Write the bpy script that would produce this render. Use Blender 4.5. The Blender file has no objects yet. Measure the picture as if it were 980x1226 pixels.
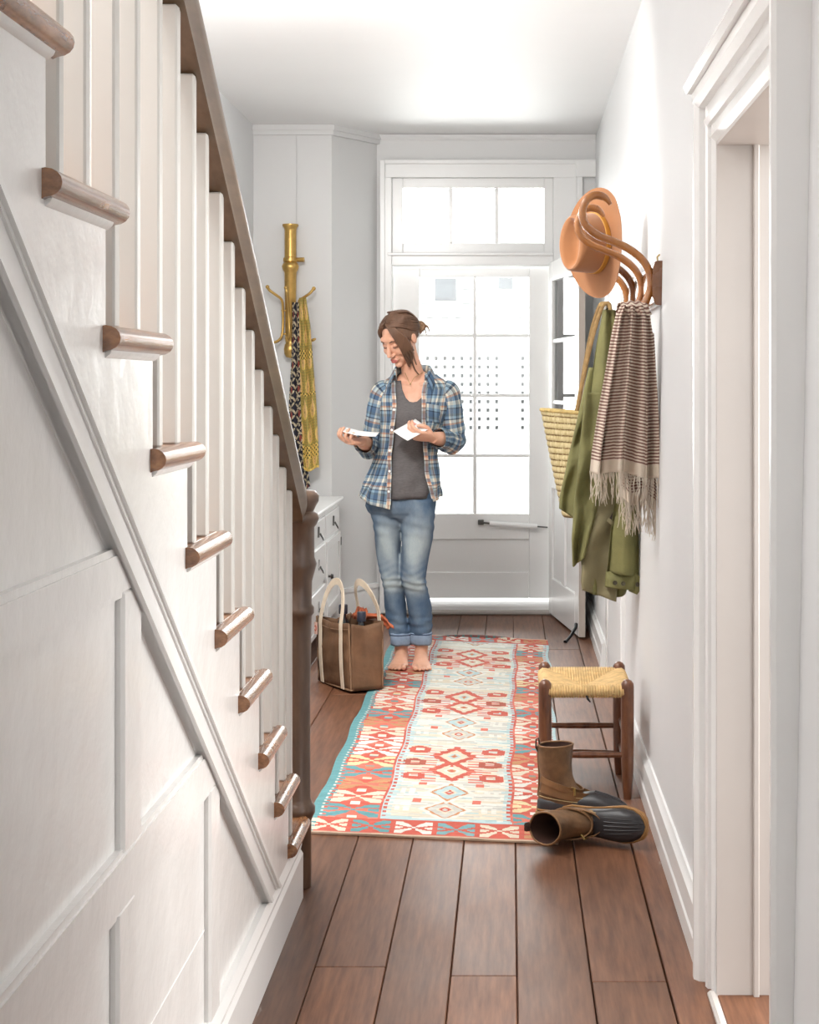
import bpy, bmesh, math, random
import numpy as np
from mathutils import Vector, Matrix, Euler
from mathutils import noise as mnoise

random.seed(7)
np.random.seed(7)
SC = bpy.context.scene
COL = SC.collection
PI = math.pi

# ------------------------------------------------------------------ camera
K = 1.2                     # depth scale
F = 1600.0 * K              # focal length in pixels of the 980 x 1226 frame
EYE = 1.3
VX, VY = 611.0, 460.0       # vanishing point of the hall in the photograph
cam_data = bpy.data.cameras.new('camera')
cam = bpy.data.objects.new('camera', cam_data)
COL.objects.link(cam)
cam.location = (0, 0, EYE)
cam.rotation_euler = (PI / 2, 0, 0)
cam_data.sensor_fit = 'VERTICAL'
cam_data.sensor_height = 36.0
cam_data.lens = F / 1226.0 * 36.0
cam_data.shift_x = -(VX - 490.0) / 1226.0
cam_data.shift_y = -(613.0 - VY) / 1226.0
cam_data.clip_start = 0.05
SC.camera = cam

# ------------------------------------------------------------------ daylight and an added fill
world = bpy.data.worlds.new('overcast_sky')
SC.world = world
world.use_nodes = True
wn = world.node_tree.nodes
bg = wn['Background']
bg.inputs['Color'].default_value = (0.985, 0.992, 1.0, 1)
bg.inputs['Strength'].default_value = 1.3

def area(name, loc, rot, sx, sy, power, col=(1, 1, 1), spread=None):
    l = bpy.data.lights.new(name, 'AREA')
    l.shape = 'RECTANGLE'; l.size = sx; l.size_y = sy
    l.energy = power; l.color = col
    if spread: l.spread = math.radians(spread)
    o = bpy.data.objects.new(name, l)
    o.location = loc; o.rotation_euler = rot
    COL.objects.link(o)
    return o
# windows of the room behind the camera, the stairwell window upstairs, the daylight at the front door
area('room_window_light', (-0.05, -1.2, 1.9), (PI / 2, 0, 0), 0.9, 1.4, 5, (1.0, 0.985, 0.96))
area('stairwell_light', (-0.95, 2.6, 4.3), (0, 0, 0), 1.0, 3.6, 150, (1.0, 0.99, 0.97))
area('hall_fill_light', (-0.72, 4.95, 2.52), (math.radians(60), 0, math.radians(15)), 0.5, 0.3, 21, (1.0, 0.985, 0.965))  # added fill to brighten the far end of the hall; no fixture there
area('front_door_daylight', (-0.22, 10.1, 1.75), (-PI / 2, 0, 0), 1.3, 1.9, 60, (1.0, 0.995, 0.985))
area('side_room_light', (2.5, 3.75, 1.5), (0, PI / 2, 0), 1.6, 2.2, 62, (1.0, 0.985, 0.96))

SC.view_settings.view_transform = 'Standard'
SC.view_settings.look = 'None'
SC.view_settings.gamma = 1
SC.view_settings.use_curve_mapping = False
SC.view_settings.exposure = 0.98
SC.render.film_transparent = False

# ------------------------------------------------------------------ helpers
def P(px, py, Y):
    """Point of the hall seen at photograph pixel (px, py) at depth Y."""
    return Vector(((px - VX) * Y / F, Y, EYE + (VY - py) * Y / F))

def srgb(r, g, b):
    def c(v):
        v /= 255.0
        return v / 12.92 if v <= 0.04045 else ((v + 0.055) / 1.055) ** 2.4
    return (c(r), c(g), c(b))

class MB:
    """Collects geometry for ONE mesh object."""
    def __init__(self):
        self.v = []; self.f = []; self.uv = []; self.has_uv = False; self.col = []
    def add(self, verts, faces, uvs=None):
        b = len(self.v)
        self.v.extend([tuple(p) for p in verts])
        self.f.extend([tuple(i + b for i in f) for f in faces])
        if uvs is None:
            uvs = [(0, 0)] * len(verts)
        else:
            self.has_uv = True
        self.uv.extend(uvs)
        return self
    def box(self, x0, x1, y0, y1, z0, z1, bev=0.0, M=None):
        if x0 > x1: x0, x1 = x1, x0
        if y0 > y1: y0, y1 = y1, y0
        if z0 > z1: z0, z1 = z1, z0
        bm = bmesh.new()
        bmesh.ops.create_cube(bm, size=1.0)
        for v in bm.verts:
            v.co = Vector((x0 + (v.co.x + .5) * (x1 - x0), y0 + (v.co.y + .5) * (y1 - y0), z0 + (v.co.z + .5) * (z1 - z0)))
        if bev > 0:
            bev = min(bev, 0.45 * min(x1 - x0, y1 - y0, z1 - z0))
            bmesh.ops.bevel(bm, geom=bm.edges[:], offset=bev, segments=1, affect='EDGES', profile=0.5)
        return self.from_bm(bm, M)
    def from_bm(self, bm, M=None):
        if M is not None:
            bm.transform(M)
        bm.verts.index_update()
        self.add([v.co.copy() for v in bm.verts], [[v.index for v in f.verts] for f in bm.faces])
        bm.free()
        return self
    def prism(self, poly, axis, a, b, M=None):
        """poly: 2-D outline; axis 'x': (y,z), 'y': (x,z), 'z': (x,y); extruded a..b."""
        def mk(p, t):
            if axis == 'x': return Vector((t, p[0], p[1]))
            if axis == 'y': return Vector((p[0], t, p[1]))
            return Vector((p[0], p[1], t))
        n = len(poly)
        vs = [mk(p, a) for p in poly] + [mk(p, b) for p in poly]
        if M is not None: vs = [M @ v for v in vs]
        fs = [tuple(range(n)), tuple(range(2 * n - 1, n - 1, -1))]
        for i in range(n):
            j = (i + 1) % n
            fs.append((i, i + n, j + n, j))
        return self.add(vs, fs)
    def loft(self, rings, closed=True, cap=True, uv=None):
        n = len(rings[0]); m = len(rings)
        vs = [p for r in rings for p in r]
        fs = []
        nn = n if closed else n - 1
        for j in range(m - 1):
            for i in range(nn):
                k = (i + 1) % n
                fs.append((j * n + i, j * n + k, (j + 1) * n + k, (j + 1) * n + i))
        if cap and closed:
            fs.append(tuple(range(n - 1, -1, -1)))
            fs.append(tuple((m - 1) * n + i for i in range(n)))
        return self.add(vs, fs, uv)
    def tube(self, pts, rad, n=8, cap=True, flat=None, up=None, uv=False):
        """Round (or flattened) tube along a path. rad: number, list, or list of (a, b)."""
        pts = [Vector(p) for p in pts]
        m = len(pts)
        if not isinstance(rad, (list, tuple)): rad = [rad] * m
        T = []
        for i in range(m):
            a = pts[max(0, i - 1)]; b = pts[min(m - 1, i + 1)]
            d = (b - a)
            T.append(d.normalized() if d.length > 1e-9 else Vector((0, 0, 1)))
        u = Vector(up) if up is not None else (Vector((0, 0, 1)) if abs(T[0].z) < 0.9 else Vector((0, 1, 0)))
        rings = []; uvs = []; L = 0.0
        for i in range(m):
            t = T[i]
            if up is not None and flat is None:
                u = Vector(up)
            u = (u - t * u.dot(t))
            if u.length < 1e-6: u = t.orthogonal()
            u.normalize()
            w = t.cross(u)
            r = rad[i]
            a, b = r if isinstance(r, (list, tuple)) else (r, r)
            rings.append([pts[i] + w * (a * math.cos(2 * PI * k / n)) + u * (b * math.sin(2 * PI * k / n)) for k in range(n)])
            if i: L += (pts[i] - pts[i - 1]).length
            uvs += [(2 * PI * max(a, b) * k / n, L) for k in range(n)]
        return self.loft(rings, True, cap, uvs if uv else None)
    def lathe(self, prof, center=(0, 0, 0), n=24, M=None, cap=True):
        """prof: list of (r, z)."""
        c = Vector(center)
        rings = []
        for r, z in prof:
            ring = [Vector((r * math.cos(2 * PI * k / n), r * math.sin(2 * PI * k / n), z)) for k in range(n)]
            if M is not None: ring = [M @ p for p in ring]
            rings.append([p + c for p in ring])
        return self.loft(rings, True, cap)
    def ball(self, c, r, nu=14, nv=9, M=None):
        rx, ry, rz = r if isinstance(r, (list, tuple)) else (r, r, r)
        c = Vector(c)
        vs = [Vector((0, 0, -rz))]
        for j in range(1, nv):
            a = -PI / 2 + PI * j / nv
            for i in range(nu):
                b = 2 * PI * i / nu
                vs.append(Vector((rx * math.cos(a) * math.cos(b), ry * math.cos(a) * math.sin(b), rz * math.sin(a))))
        vs.append(Vector((0, 0, rz)))
        if M is not None: vs = [M @ v for v in vs]
        vs = [v + c for v in vs]
        fs = []
        for i in range(nu):
            fs.append((0, 1 + (i + 1) % nu, 1 + i))
        for j in range(nv - 2):
            for i in range(nu):
                a = 1 + j * nu + i; b = 1 + j * nu + (i + 1) % nu
                fs.append((a, b, b + nu, a + nu))
        top = len(vs) - 1; o = 1 + (nv - 2) * nu
        for i in range(nu):
            fs.append((o + i, o + (i + 1) % nu, top))
        return self.add(vs, fs)
    def grid(self, rows, uvs=None):
        return self.loft(rows, False, False, uvs)
    def mesh(self, name):
        me = bpy.data.meshes.new(name)
        me.from_pydata([tuple(v) for v in self.v], [], self.f)
        if self.has_uv:
            l = me.uv_layers.new(name='UVMap')
            idx = np.empty(len(me.loops), dtype=np.int32)
            me.loops.foreach_get('vertex_index', idx)
            l.data.foreach_set('uv', np.array(self.uv, dtype=np.float32)[idx].ravel())
        return me
    def build(self, name, m, parent=None, smooth=None, org=None, fix=True):
        me = self.mesh(name)
        if fix:
            bm = bmesh.new(); bm.from_mesh(me)
            bmesh.ops.recalc_face_normals(bm, faces=bm.faces[:])
            bm.to_mesh(me); bm.free()
        return link(name, me, m, parent, smooth, org)

def root_of(o):
    while o.parent is not None: o = o.parent
    return o

def link(name, me, m, parent=None, smooth=None, org=None):
    if m is not None: me.materials.append(m)
    o = bpy.data.objects.new(name, me)
    COL.objects.link(o)
    if parent is not None:
        o.parent = parent
        if org is None: org = Vector(root_of(parent).location)
    if org is not None and not (parent is None and Vector(org).length == 0):
        me.transform(Matrix.Translation(-Vector(org)))
        if parent is None: o.location = org
    if smooth is not None:
        me.shade_smooth()
        if smooth < 180: me.set_sharp_from_angle(angle=math.radians(smooth))
    return o

def tag(o, label, cat, group=None):
    o['label'] = label; o['category'] = cat
    if group: o['group'] = group
    return o

def thing(name, label, cat, loc, group=None):
    o = bpy.data.objects.new(name, None)
    o.empty_display_size = 0.1
    COL.objects.link(o); o.location = loc
    return tag(o, label, cat, group)

def struct(o, label=None):
    o['kind'] = 'structure'
    if label: o['label'] = label
    return o

def empty_struct(name, loc=(0, 0, 0)):
    o = bpy.data.objects.new(name, None); COL.objects.link(o); o.location = loc
    o['kind'] = 'structure'
    return o

def remesh(mb, voxel, smooth_it=2, fac=0.5):
    """Fuse overlapping closed pieces into one continuous skin."""
    me = mb.mesh('tmp')
    bm = bmesh.new(); bm.from_mesh(me); bmesh.ops.recalc_face_normals(bm, faces=bm.faces[:]); bm.to_mesh(me); bm.free()
    o = bpy.data.objects.new('tmp', me); COL.objects.link(o)
    md = o.modifiers.new('r', 'REMESH'); md.mode = 'VOXEL'; md.voxel_size = voxel; md.use_smooth_shade = True
    if smooth_it:
        s = o.modifiers.new('s', 'SMOOTH'); s.iterations = smooth_it; s.factor = fac
    dg = bpy.context.evaluated_depsgraph_get()
    out = bpy.data.meshes.new_from_object(o.evaluated_get(dg))
    bpy.data.objects.remove(o); bpy.data.meshes.remove(me)
    return out

def spline(pts, n):
    """Catmull-Rom through points, n samples (numpy rows)."""
    p = np.array([tuple(q) for q in pts], dtype=float)
    p = np.vstack([2 * p[0] - p[1], p, 2 * p[-1] - p[-2]])
    m = len(p) - 3
    out = []
    for t in np.linspace(0, m - 1e-6, n):
        i = int(t); f = t - i
        a, b, c, d = p[i:i + 4]
        out.append(0.5 * ((2 * b) + (c - a) * f + (2 * a - 5 * b + 4 * c - d) * f * f + (3 * b - a - 3 * c + d) * f ** 3))
    return np.array(out)

def lerp_table(tab, x):
    """tab rows: (x, a, b, ...), linear interpolation of columns."""
    t = np.array(tab, dtype=float)
    o = np.argsort(t[:, 0]); t = t[o]
    return [float(np.interp(x, t[:, 0], t[:, k])) for k in range(1, t.shape[1])]

# ------------------------------------------------------------------ materials
def new_mat(name):
    m = bpy.data.materials.new(name); m.use_nodes = True
    nt = m.node_tree
    return m, nt, nt.nodes['Principled BSDF']

def node(nt, t, **kw):
    n = nt.nodes.new(t)
    for k, v in kw.items(): setattr(n, k, v)
    return n

def coords(nt, scale=(1, 1, 1), kind='Object', rand=False):
    if kind == 'Position':
        g = node(nt, 'ShaderNodeNewGeometry'); src = g.outputs['Position']
    else:
        g = node(nt, 'ShaderNodeTexCoord'); src = g.outputs[kind]
    mp = node(nt, 'ShaderNodeMapping')
    mp.inputs['Scale'].default_value = scale
    nt.links.new(src, mp.inputs['Vector'])
    if rand:
        oi = node(nt, 'ShaderNodeObjectInfo')
        mu = node(nt, 'ShaderNodeMath', operation='MULTIPLY'); mu.inputs[1].default_value = 37.0
        cx = node(nt, 'ShaderNodeCombineXYZ')
        nt.links.new(oi.outputs['Random'], mu.inputs[0])
        for k in range(3): nt.links.new(mu.outputs[0], cx.inputs[k])
        nt.links.new(cx.outputs[0], mp.inputs['Location'])
    return mp.outputs['Vector']

def noise_tex(nt, vec, scale=5, detail=4, rough=0.55):
    n = node(nt, 'ShaderNodeTexNoise')
    n.inputs['Scale'].default_value = scale; n.inputs['Detail'].default_value = detail; n.inputs['Roughness'].default_value = rough
    nt.links.new(vec, n.inputs['Vector'])
    return n.outputs['Fac']

def ramp(nt, fac, stops, mode='LINEAR'):
    r = node(nt, 'ShaderNodeValToRGB')
    r.color_ramp.interpolation = mode
    e = r.color_ramp.elements
    while len(e) < len(stops): e.new(0.5)
    for el, (p, c) in zip(e, stops):
        el.position = p; el.color = (*c, 1)
    nt.links.new(fac, r.inputs['Fac'])
    return r.outputs['Color']

def mix(nt, fac, a, b, blend='MIX'):
    n = node(nt, 'ShaderNodeMix', data_type='RGBA', blend_type=blend)
    for s, v in ((n.inputs[0], fac), (n.inputs[6], a), (n.inputs[7], b)):
        if isinstance(v, (int, float)): s.default_value = v
        elif isinstance(v, tuple): s.default_value = (*v, 1) if len(v) == 3 else v
        else: nt.links.new(v, s)
    return n.outputs[2]

def math_n(nt, op, a, b=None, c=None):
    n = node(nt, 'ShaderNodeMath', operation=op)
    for s, v in zip(n.inputs, (a, b, c)):
        if v is None: continue
        if isinstance(v, (int, float)): s.default_value = v
        else: nt.links.new(v, s)
    return n.outputs[0]

def bump(nt, b, height, strength=0.2, dist=0.01):
    n = node(nt, 'ShaderNodeBump')
    n.inputs['Strength'].default_value = strength; n.inputs['Distance'].default_value = dist
    nt.links.new(height, n.inputs['Height'])
    nt.links.new(n.outputs[0], b.inputs['Normal'])

def plain(name, c, rough=0.5, metal=0.0, var=0.12, scale=6.0, stretch=(1, 1, 1), bmp=0.0, bscale=40.0, bdist=0.004, kind='Object', rand=False, coat=0.0, sheen=0.0):
    """Paint / cloth / wood with a little procedural variation and relief."""
    m, nt, b = new_mat(name)
    v = coords(nt, stretch, kind, rand)
    f = noise_tex(nt, v, scale, 5)
    lo = tuple(x * (1 - var) for x in c); hi = tuple(min(1, x * (1 + var)) for x in c)
    nt.links.new(ramp(nt, f, [(0.3, lo), (0.7, hi)]), b.inputs['Base Color'])
    b.inputs['Roughness'].default_value = rough; b.inputs['Metallic'].default_value = metal
    b.inputs['Coat Weight'].default_value = coat
    b.inputs['Sheen Weight'].default_value = sheen
    if bmp > 0:
        bump(nt, b, noise_tex(nt, v, bscale, 4), bmp, bdist)
    return m

def attr_mat(name, rough=0.85, bmp=0.0, bscale=300, stretch=(1, 1, 1), var=0.1):
    m, nt, b = new_mat(name)
    a = node(nt, 'ShaderNodeAttribute', attribute_name='Col')
    v = coords(nt, stretch)
    f = noise_tex(nt, v, 60, 3)
    c = mix(nt, 1.0, a.outputs['Color'], ramp(nt, f, [(0.3, (1 - var,) * 3), (0.7, (1 + var * .5,) * 3)]), 'MULTIPLY')
    nt.links.new(c, b.inputs['Base Color'])
    b.inputs['Roughness'].default_value = rough
    if bmp: bump(nt, b, noise_tex(nt, v, bscale, 2), bmp, 0.002)
    return m

def set_face_colors(me, cols):
    """cols: (nfaces, 3) linear."""
    a = me.color_attributes.new('Col', 'FLOAT_COLOR', 'CORNER')
    cnt = np.empty(len(me.polygons), dtype=np.int32); me.polygons.foreach_get('loop_total', cnt)
    c4 = np.ones((len(cols), 4), dtype=np.float32); c4[:, :3] = cols
    a.data.foreach_set('color', np.repeat(c4, cnt, axis=0).ravel())

M_wall = plain('grey_wall_paint', (0.745, 0.75, 0.752), 0.58, var=0.015, scale=1.5, bmp=0.06, bscale=14, bdist=0.01, kind='Position')
M_trim = plain('white_trim_paint', (0.86, 0.86, 0.85), 0.25, var=0.015, scale=3, bmp=0.08, bscale=30, bdist=0.004, kind='Position')
M_side = plain('worn_white_stair_paint', (0.84, 0.835, 0.82), 0.22, var=0.03, scale=4, bmp=0.32, bscale=11, bdist=0.008, kind='Position')
M_ceil = plain('white_ceiling_paint', (0.90, 0.90, 0.895), 0.6, var=0.01, scale=2, bmp=0.04, bscale=10, kind='Position')
M_beige = plain('beige_reveal_paint', (0.56, 0.52, 0.485), 0.4, var=0.02, kind='Position')
M_closet = plain('closet_grey_paint', (0.70, 0.70, 0.695), 0.4, var=0.012, scale=2, bmp=0.03, bscale=12, kind='Position')

def wood(name, a, b_, rough=0.35, stretch=(18, 1.2, 18), scale=4.0, rand=True, kind='Position', coat=0.3, objvar=0.25, bmp=0.12):
    m, nt, b = new_mat(name)
    v = coords(nt, stretch, kind, rand)
    f = noise_tex(nt, v, scale, 7, 0.62)
    v2 = coords(nt, (1.3, 0.5, 1.3), kind, rand)
    g = noise_tex(nt, v2, 3.0, 4)
    c = ramp(nt, f, [(0.28, a), (0.72, b_)])
    c = mix(nt, 0.55, c, ramp(nt, g, [(0.3, (0.62, 0.60, 0.6)), (0.72, (1.12, 1.08, 1.05))]), 'MULTIPLY')
    if objvar:
        oi = node(nt, 'ShaderNodeObjectInfo')
        c = mix(nt, 1.0, c, ramp(nt, oi.outputs['Random'], [(0, (1 - objvar, 1 - objvar, 1 - objvar)), (1, (1 + objvar * .5, 1 + objvar * .4, 1 + objvar * .3))]), 'MULTIPLY')
    nt.links.new(c, b.inputs['Base Color'])
    r = math_n(nt, 'MULTIPLY_ADD', g, 0.25, rough - 0.12)
    nt.links.new(r, b.inputs['Roughness'])
    b.inputs['Coat Weight'].default_value = coat
    b.inputs['Coat Roughness'].default_value = 0.25
    bump(nt, b, f, bmp, 0.002)
    return m

M_floor = wood('worn_brown_floorboards', (0.098, 0.038, 0.018), (0.228, 0.104, 0.055), 0.48, coat=0.0)
M_floor.node_tree.nodes['Principled BSDF'].inputs['Specular IOR Level'].default_value = 0.38
M_subfloor = plain('dark_subfloor', (0.015, 0.01, 0.008), 0.9)
M_rail = wood('dark_handrail_wood', (0.10, 0.063, 0.035), (0.19, 0.129, 0.076), 0.34, (6, 1.0, 6), 5, False, objvar=0, coat=0.2)
M_tread = wood('worn_tread_wood', (0.11, 0.036, 0.011), (0.46, 0.215, 0.09), 0.22, (5, 2, 9), 7, True, objvar=0.1, coat=0.6)
M_newel = wood('dark_newel_wood', (0.06, 0.032, 0.02), (0.13, 0.075, 0.045), 0.35, (6, 6, 1.5), 5, False, objvar=0, coat=0.3)
M_baluster = plain('cream_baluster_paint', (0.64, 0.635, 0.605), 0.35, var=0.02, scale=6, bmp=0.05, bscale=20, kind='Position')
M_black = plain('black_iron', (0.02, 0.02, 0.022), 0.4, 0.6, var=0.2)
M_pewter = plain('dark_pewter', (0.12, 0.115, 0.11), 0.35, 0.9, var=0.2)

def glass_mat():
    m = bpy.data.materials.new('window_glass'); m.use_nodes = True
    nt = m.node_tree; nt.nodes.clear()
    out = node(nt, 'ShaderNodeOutputMaterial')
    t = node(nt, 'ShaderNodeBsdfTransparent'); t.inputs['Color'].default_value = (0.97, 0.985, 0.98, 1)
    g = node(nt, 'ShaderNodeBsdfGlossy'); g.inputs['Roughness'].default_value = 0.02
    fr = node(nt, 'ShaderNodeFresnel'); fr.inputs['IOR'].default_value = 1.45
    mx = node(nt, 'ShaderNodeMixShader')
    nt.links.new(fr.outputs[0], mx.inputs[0]); nt.links.new(t.outputs[0], mx.inputs[1]); nt.links.new(g.outputs[0], mx.inputs[2])
    nt.links.new(mx.outputs[0], out.inputs[0])
    return m
M_glass = glass_mat()
# ================================================================== THE SETTING
YB = 7.56 * K               # back wall
ZC = 2.71                   # ceiling
XL = -1.40                  # wall behind the stairs
def xr(z):                  # the old right wall leans out a little
    return 0.432 + 0.05 * z / ZC

# ---- floor with individual boards
sub = MB().box(XL - .05, 0.62, -1.6, YB + 0.4, -0.08, -0.026).build('floor', M_subfloor)
struct(sub)
seams = [-1.40, -1.24, -1.08, -0.92, -0.76, -0.597, -0.437, -0.278, -0.132, 0.014, 0.176, 0.341, 0.46]
joints = {6: [2.984, 5.3], 7: [], 8: [2.938, 6.3], 9: [5.9], 10: [2.91, 4.75, 6.55], 11: [4.2], 5: [4.4, 6.4], 4: [5.6], 3: [4.9, 6.6], 2: [6.0], 1: [5.2], 0: [6.3]}
for i in range(len(seams) - 1):
    gap = 0.0035 if seams[i + 1] == 0.341 or seams[i] == 0.341 else 0.0016
    ys = [-1.5] + [K * j for j in joints.get(i, [])] + [YB + 0.05]
    for a, b in zip(ys[:-1], ys[1:]):
        dz = random.uniform(-0.0012, 0.0004)
        MB().box(seams[i] + gap * .6, seams[i + 1] - gap * .6, a + .0016, b - .0016, -0.026, dz, 0.0022).build('floorboard', M_floor, sub)

# ---- walls
wr = MB()
y0, y1 = 2.84 * K, YB + .05
def wall_r(mb, ya, yb, za, zb):
    """piece of the leaning right wall, 0.1 thick"""
    vs = []
    for x in (0, 0.09):
        for y in (ya, yb):
            for z in (za, zb):
                vs.append((xr(z) + x, y, z))
    mb.add(vs, [(0, 1, 3, 2), (4, 6, 7, 5), (0, 4, 5, 1), (2, 3, 7, 6), (1, 5, 7, 3), (0, 2, 6, 4)])
DH = 1.815                   # head of the near doorway
wall_r(wr, 2.84 * K, YB + .05, 0, ZC)
wall_r(wr, 2.16 * K, 2.84 * K, DH, ZC)
wall_r(wr, -1.6, 2.16 * K, 0, ZC)
struct(wr.build('wall_right', M_wall))
struct(MB().box(XL - .1, XL, -1.6, 7.30 * K, 0, 3.6).build('wall_left', M_wall))

wb = MB()
wb.box(-0.80, -0.70, YB, YB + .12, 0, ZC)
wb.box(-0.70, 0.40, YB, YB + .12, 2.55, ZC)
wb.box(0.40, 0.52, YB, YB + .12, 0, ZC)
struct(wb.build('wall_back', M_closet))
struct(MB().box(XL - .1, 0.62, -1.7, -1.6, 0, 3.6).build('wall_front', M_wall))
# ceiling: the stairwell to the left of the hall stays open
cl = MB()
cl.box(-0.60, 0.62, -1.6, YB + .12, ZC, ZC + .1)
cl.box(XL - .1, -0.60, 4.15 * K, YB + .12, ZC, ZC + .1)
struct(cl.build('ceiling', M_ceil))
# soft cove where ceiling meets the back wall, and closet cornice
tr = MB()
tr.prism([(YB - .035, ZC - .002), (YB - .018, ZC - .022), (YB - .0, ZC - .032), (YB - .0, ZC)], 'x', -0.80, xr(2.6))
struct(tr.build('trim_1', M_ceil, smooth=40))

# ---- boxed-in closet at the far left, front panel with a seam, and a splayed side
YC = 7.28 * K
cx0, cx1, cx2 = XL, -0.974, -0.757
clo = MB()
clo.prism([(cx1, YC), (cx1, YC + .03), (cx2 - .02, YB + .02), (cx2, YB)], 'z', 0, ZC)
w1 = struct(clo.build('wall_closet', M_closet))
seamx = (355 - VX) * YC / F
MB().box(cx0, seamx - .002, YC - .0, YC + .03, 0, ZC).build('panel', M_closet, w1)
MB().box(seamx + .002, cx1, YC - .0, YC + .03, 0, ZC).build('panel', M_closet, w1)
MB().box(seamx - .012, seamx + .012, YC + .006, YC + .028, 0, ZC).build('backing', M_closet, w1)
dv = Vector((cx2 - cx1, YB - YC, 0)).normalized(); nv = Vector((dv.y, -dv.x, 0))
def splay(h0, h1, t, e=0.0):
    """moulding wrapped round the closet front and splay"""
    a = Vector((cx1, YC, 0)); b = Vector((cx2, YB, 0))
    mid = a + (Vector((0, -1, 0)) + nv).normalized() * t * 1.12
    p = [(cx0, YC - t), (mid.x, mid.y), ((b + nv * t).x, (b + nv * t).y), (b.x, b.y), (a.x, a.y), (cx0, YC)]
    return MB().prism(p, 'z', h0, h1)
m1 = splay(ZC - .055, ZC, .022); m2 = splay(ZC - .03, ZC, .032); m1.add(m2.v, m2.f)
struct(m1.build('trim_2', M_closet))
b1 = splay(0, .155, .018); b2 = splay(.155, .178, .026); b1.add(b2.v, b2.f)
struct(b1.build('baseboard_left', M_trim))

# ---- front door surround
def fx(px): return (px - VX) * YB / F
def fz(py): return EYE + (VY - py) * YB / F
ts = empty_struct('trim_3', (0, 0, 0))
def casing_box(px0, px1, py0, py1, t, name='casing', y=YB, bev=.003):
    return MB().box(fx(px0), fx(px1), y - t, y + .10, fz(py1), fz(py0), bev).build(name, M_trim, ts)
casing_box(455, 469, 213, 734, .022)
casing_box(455, 461, 192, 733.5, .034, 'backband')
casing_box(662, 690, 213, 734, .022)
casing_box(690, 697, 192, 733.5, .034, 'backband')
casing_box(461, 690, 192, 213, .022, 'header')
casing_box(461, 690, 192, 197, .034, 'backband')
MB().box(fx(689), fx(713), YB - .045, YB, fz(213), fz(192), .004).build('corner_block', M_trim, ts)
casing_box(469, 662, 303, 318, .018, 'transom_bar')
casing_box(464, 662, 303, 306.5, .034, 'transom_cap')
MB().box(fx(467), fx(660), YB - .03, YB + .14, .0, .055, .008).build('sill', M_trim, ts)
MB().box(fx(467), fx(660), YB - .055, YB + .02, .0, .028, .008).build('threshold', plain('grey_threshold', (.42, .39, .36), .5), ts)
# transom window
wt = empty_struct('window_1')
def wbox(px0, px1, py0, py1, name, ya=YB + .005, yb=YB + .045, m=None, bev=.003):
    return MB().box(fx(px0), fx(px1), ya, yb, fz(py1), fz(py0), bev).build(name, m or M_trim, wt)
wbox(469, 482, 213, 303, 'window_stile'); wbox(651, 662, 213, 303, 'window_stile')
wbox(482, 651, 213, 225, 'window_rail'); wbox(482, 651, 291, 303, 'window_rail')
for x in (539.5, 594.5): wbox(x - 2.2, x + 2.2, 225, 291, 'muntin')
for a, b in ((482, 537.3), (541.7, 592.3), (596.7, 651)):
    wbox(a, b, 225, 291, 'pane', YB + .024, YB + .028, M_glass, 0)

# ---- glazed storm door
YD = 7.66 * K
def dx(px): return (px - VX) * YD / F
def dz(py): return EYE + (VY - py) * YD / F
d1 = empty_struct('door_1')
def dbox(px0, px1, py0, py1, name, ya=YD, yb=YD + .04, m=None, bev=.004):
    return MB().box(dx(px0), dx(px1), ya, yb, dz(py1), dz(py0), bev).build(name, m or M_trim, d1)
dbox(468, 502, 316, 716, 'door_stile'); dbox(633, 661, 316, 716, 'door_stile')
dbox(502, 633, 316, 332, 'door_rail'); dbox(502, 633, 615, 646, 'door_rail'); dbox(502, 633, 685, 716, 'door_rail')
dbox(500, 635, 644, 688, 'door_panel', YD + .014, YD + .03, None, 0)
dbox(566.2, 570.2, 332, 615, 'muntin')
gy = [332, 402, 473.5, 545.5, 615]
for y in gy[1:-1]: dbox(502, 633, y - 2, y + 2, 'muntin', YD + .002, YD + .036)
for j in range(4):
    for a, b in ((502, 566.2), (570.2, 633)):
        dbox(a, b, gy[j] + (2 if j else 0), gy[j + 1] - (2 if j < 3 else 0), 'pane', YD + .018, YD + .022, M_glass, 0)
cb = MB().tube([(dx(586), YD - .035, dz(626)), (dx(643), YD - .045, dz(629.5))], .0155, 12).build('door_closer', M_trim, d1, 50)
MB().tube([(dx(575), YD - .02, dz(625)), (dx(587), YD - .036, dz(626.2))], .006, 8).build('rod', M_pewter, cb, 50)
MB().tube([(dx(642), YD - .045, dz(629.5)), (dx(655), YD - .02, dz(631))], .004, 8).build('rod', M_pewter, cb, 50)
MB().box(dx(572), dx(579), YD - .028, YD + .002, dz(628), dz(622), .003).build('bracket', M_pewter, cb)

# ---- inner front door, swung open against the right wall
free = Vector((0.346, 6.80 * K, 0)); hinge = Vector((0.214, YB - .03, 0))
wdt = (hinge - free).length
ang = math.atan2(hinge.y - free.y, hinge.x - free.x)
d2 = empty_struct('door_2', free)
d2.rotation_euler = (0, 0, ang)
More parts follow.
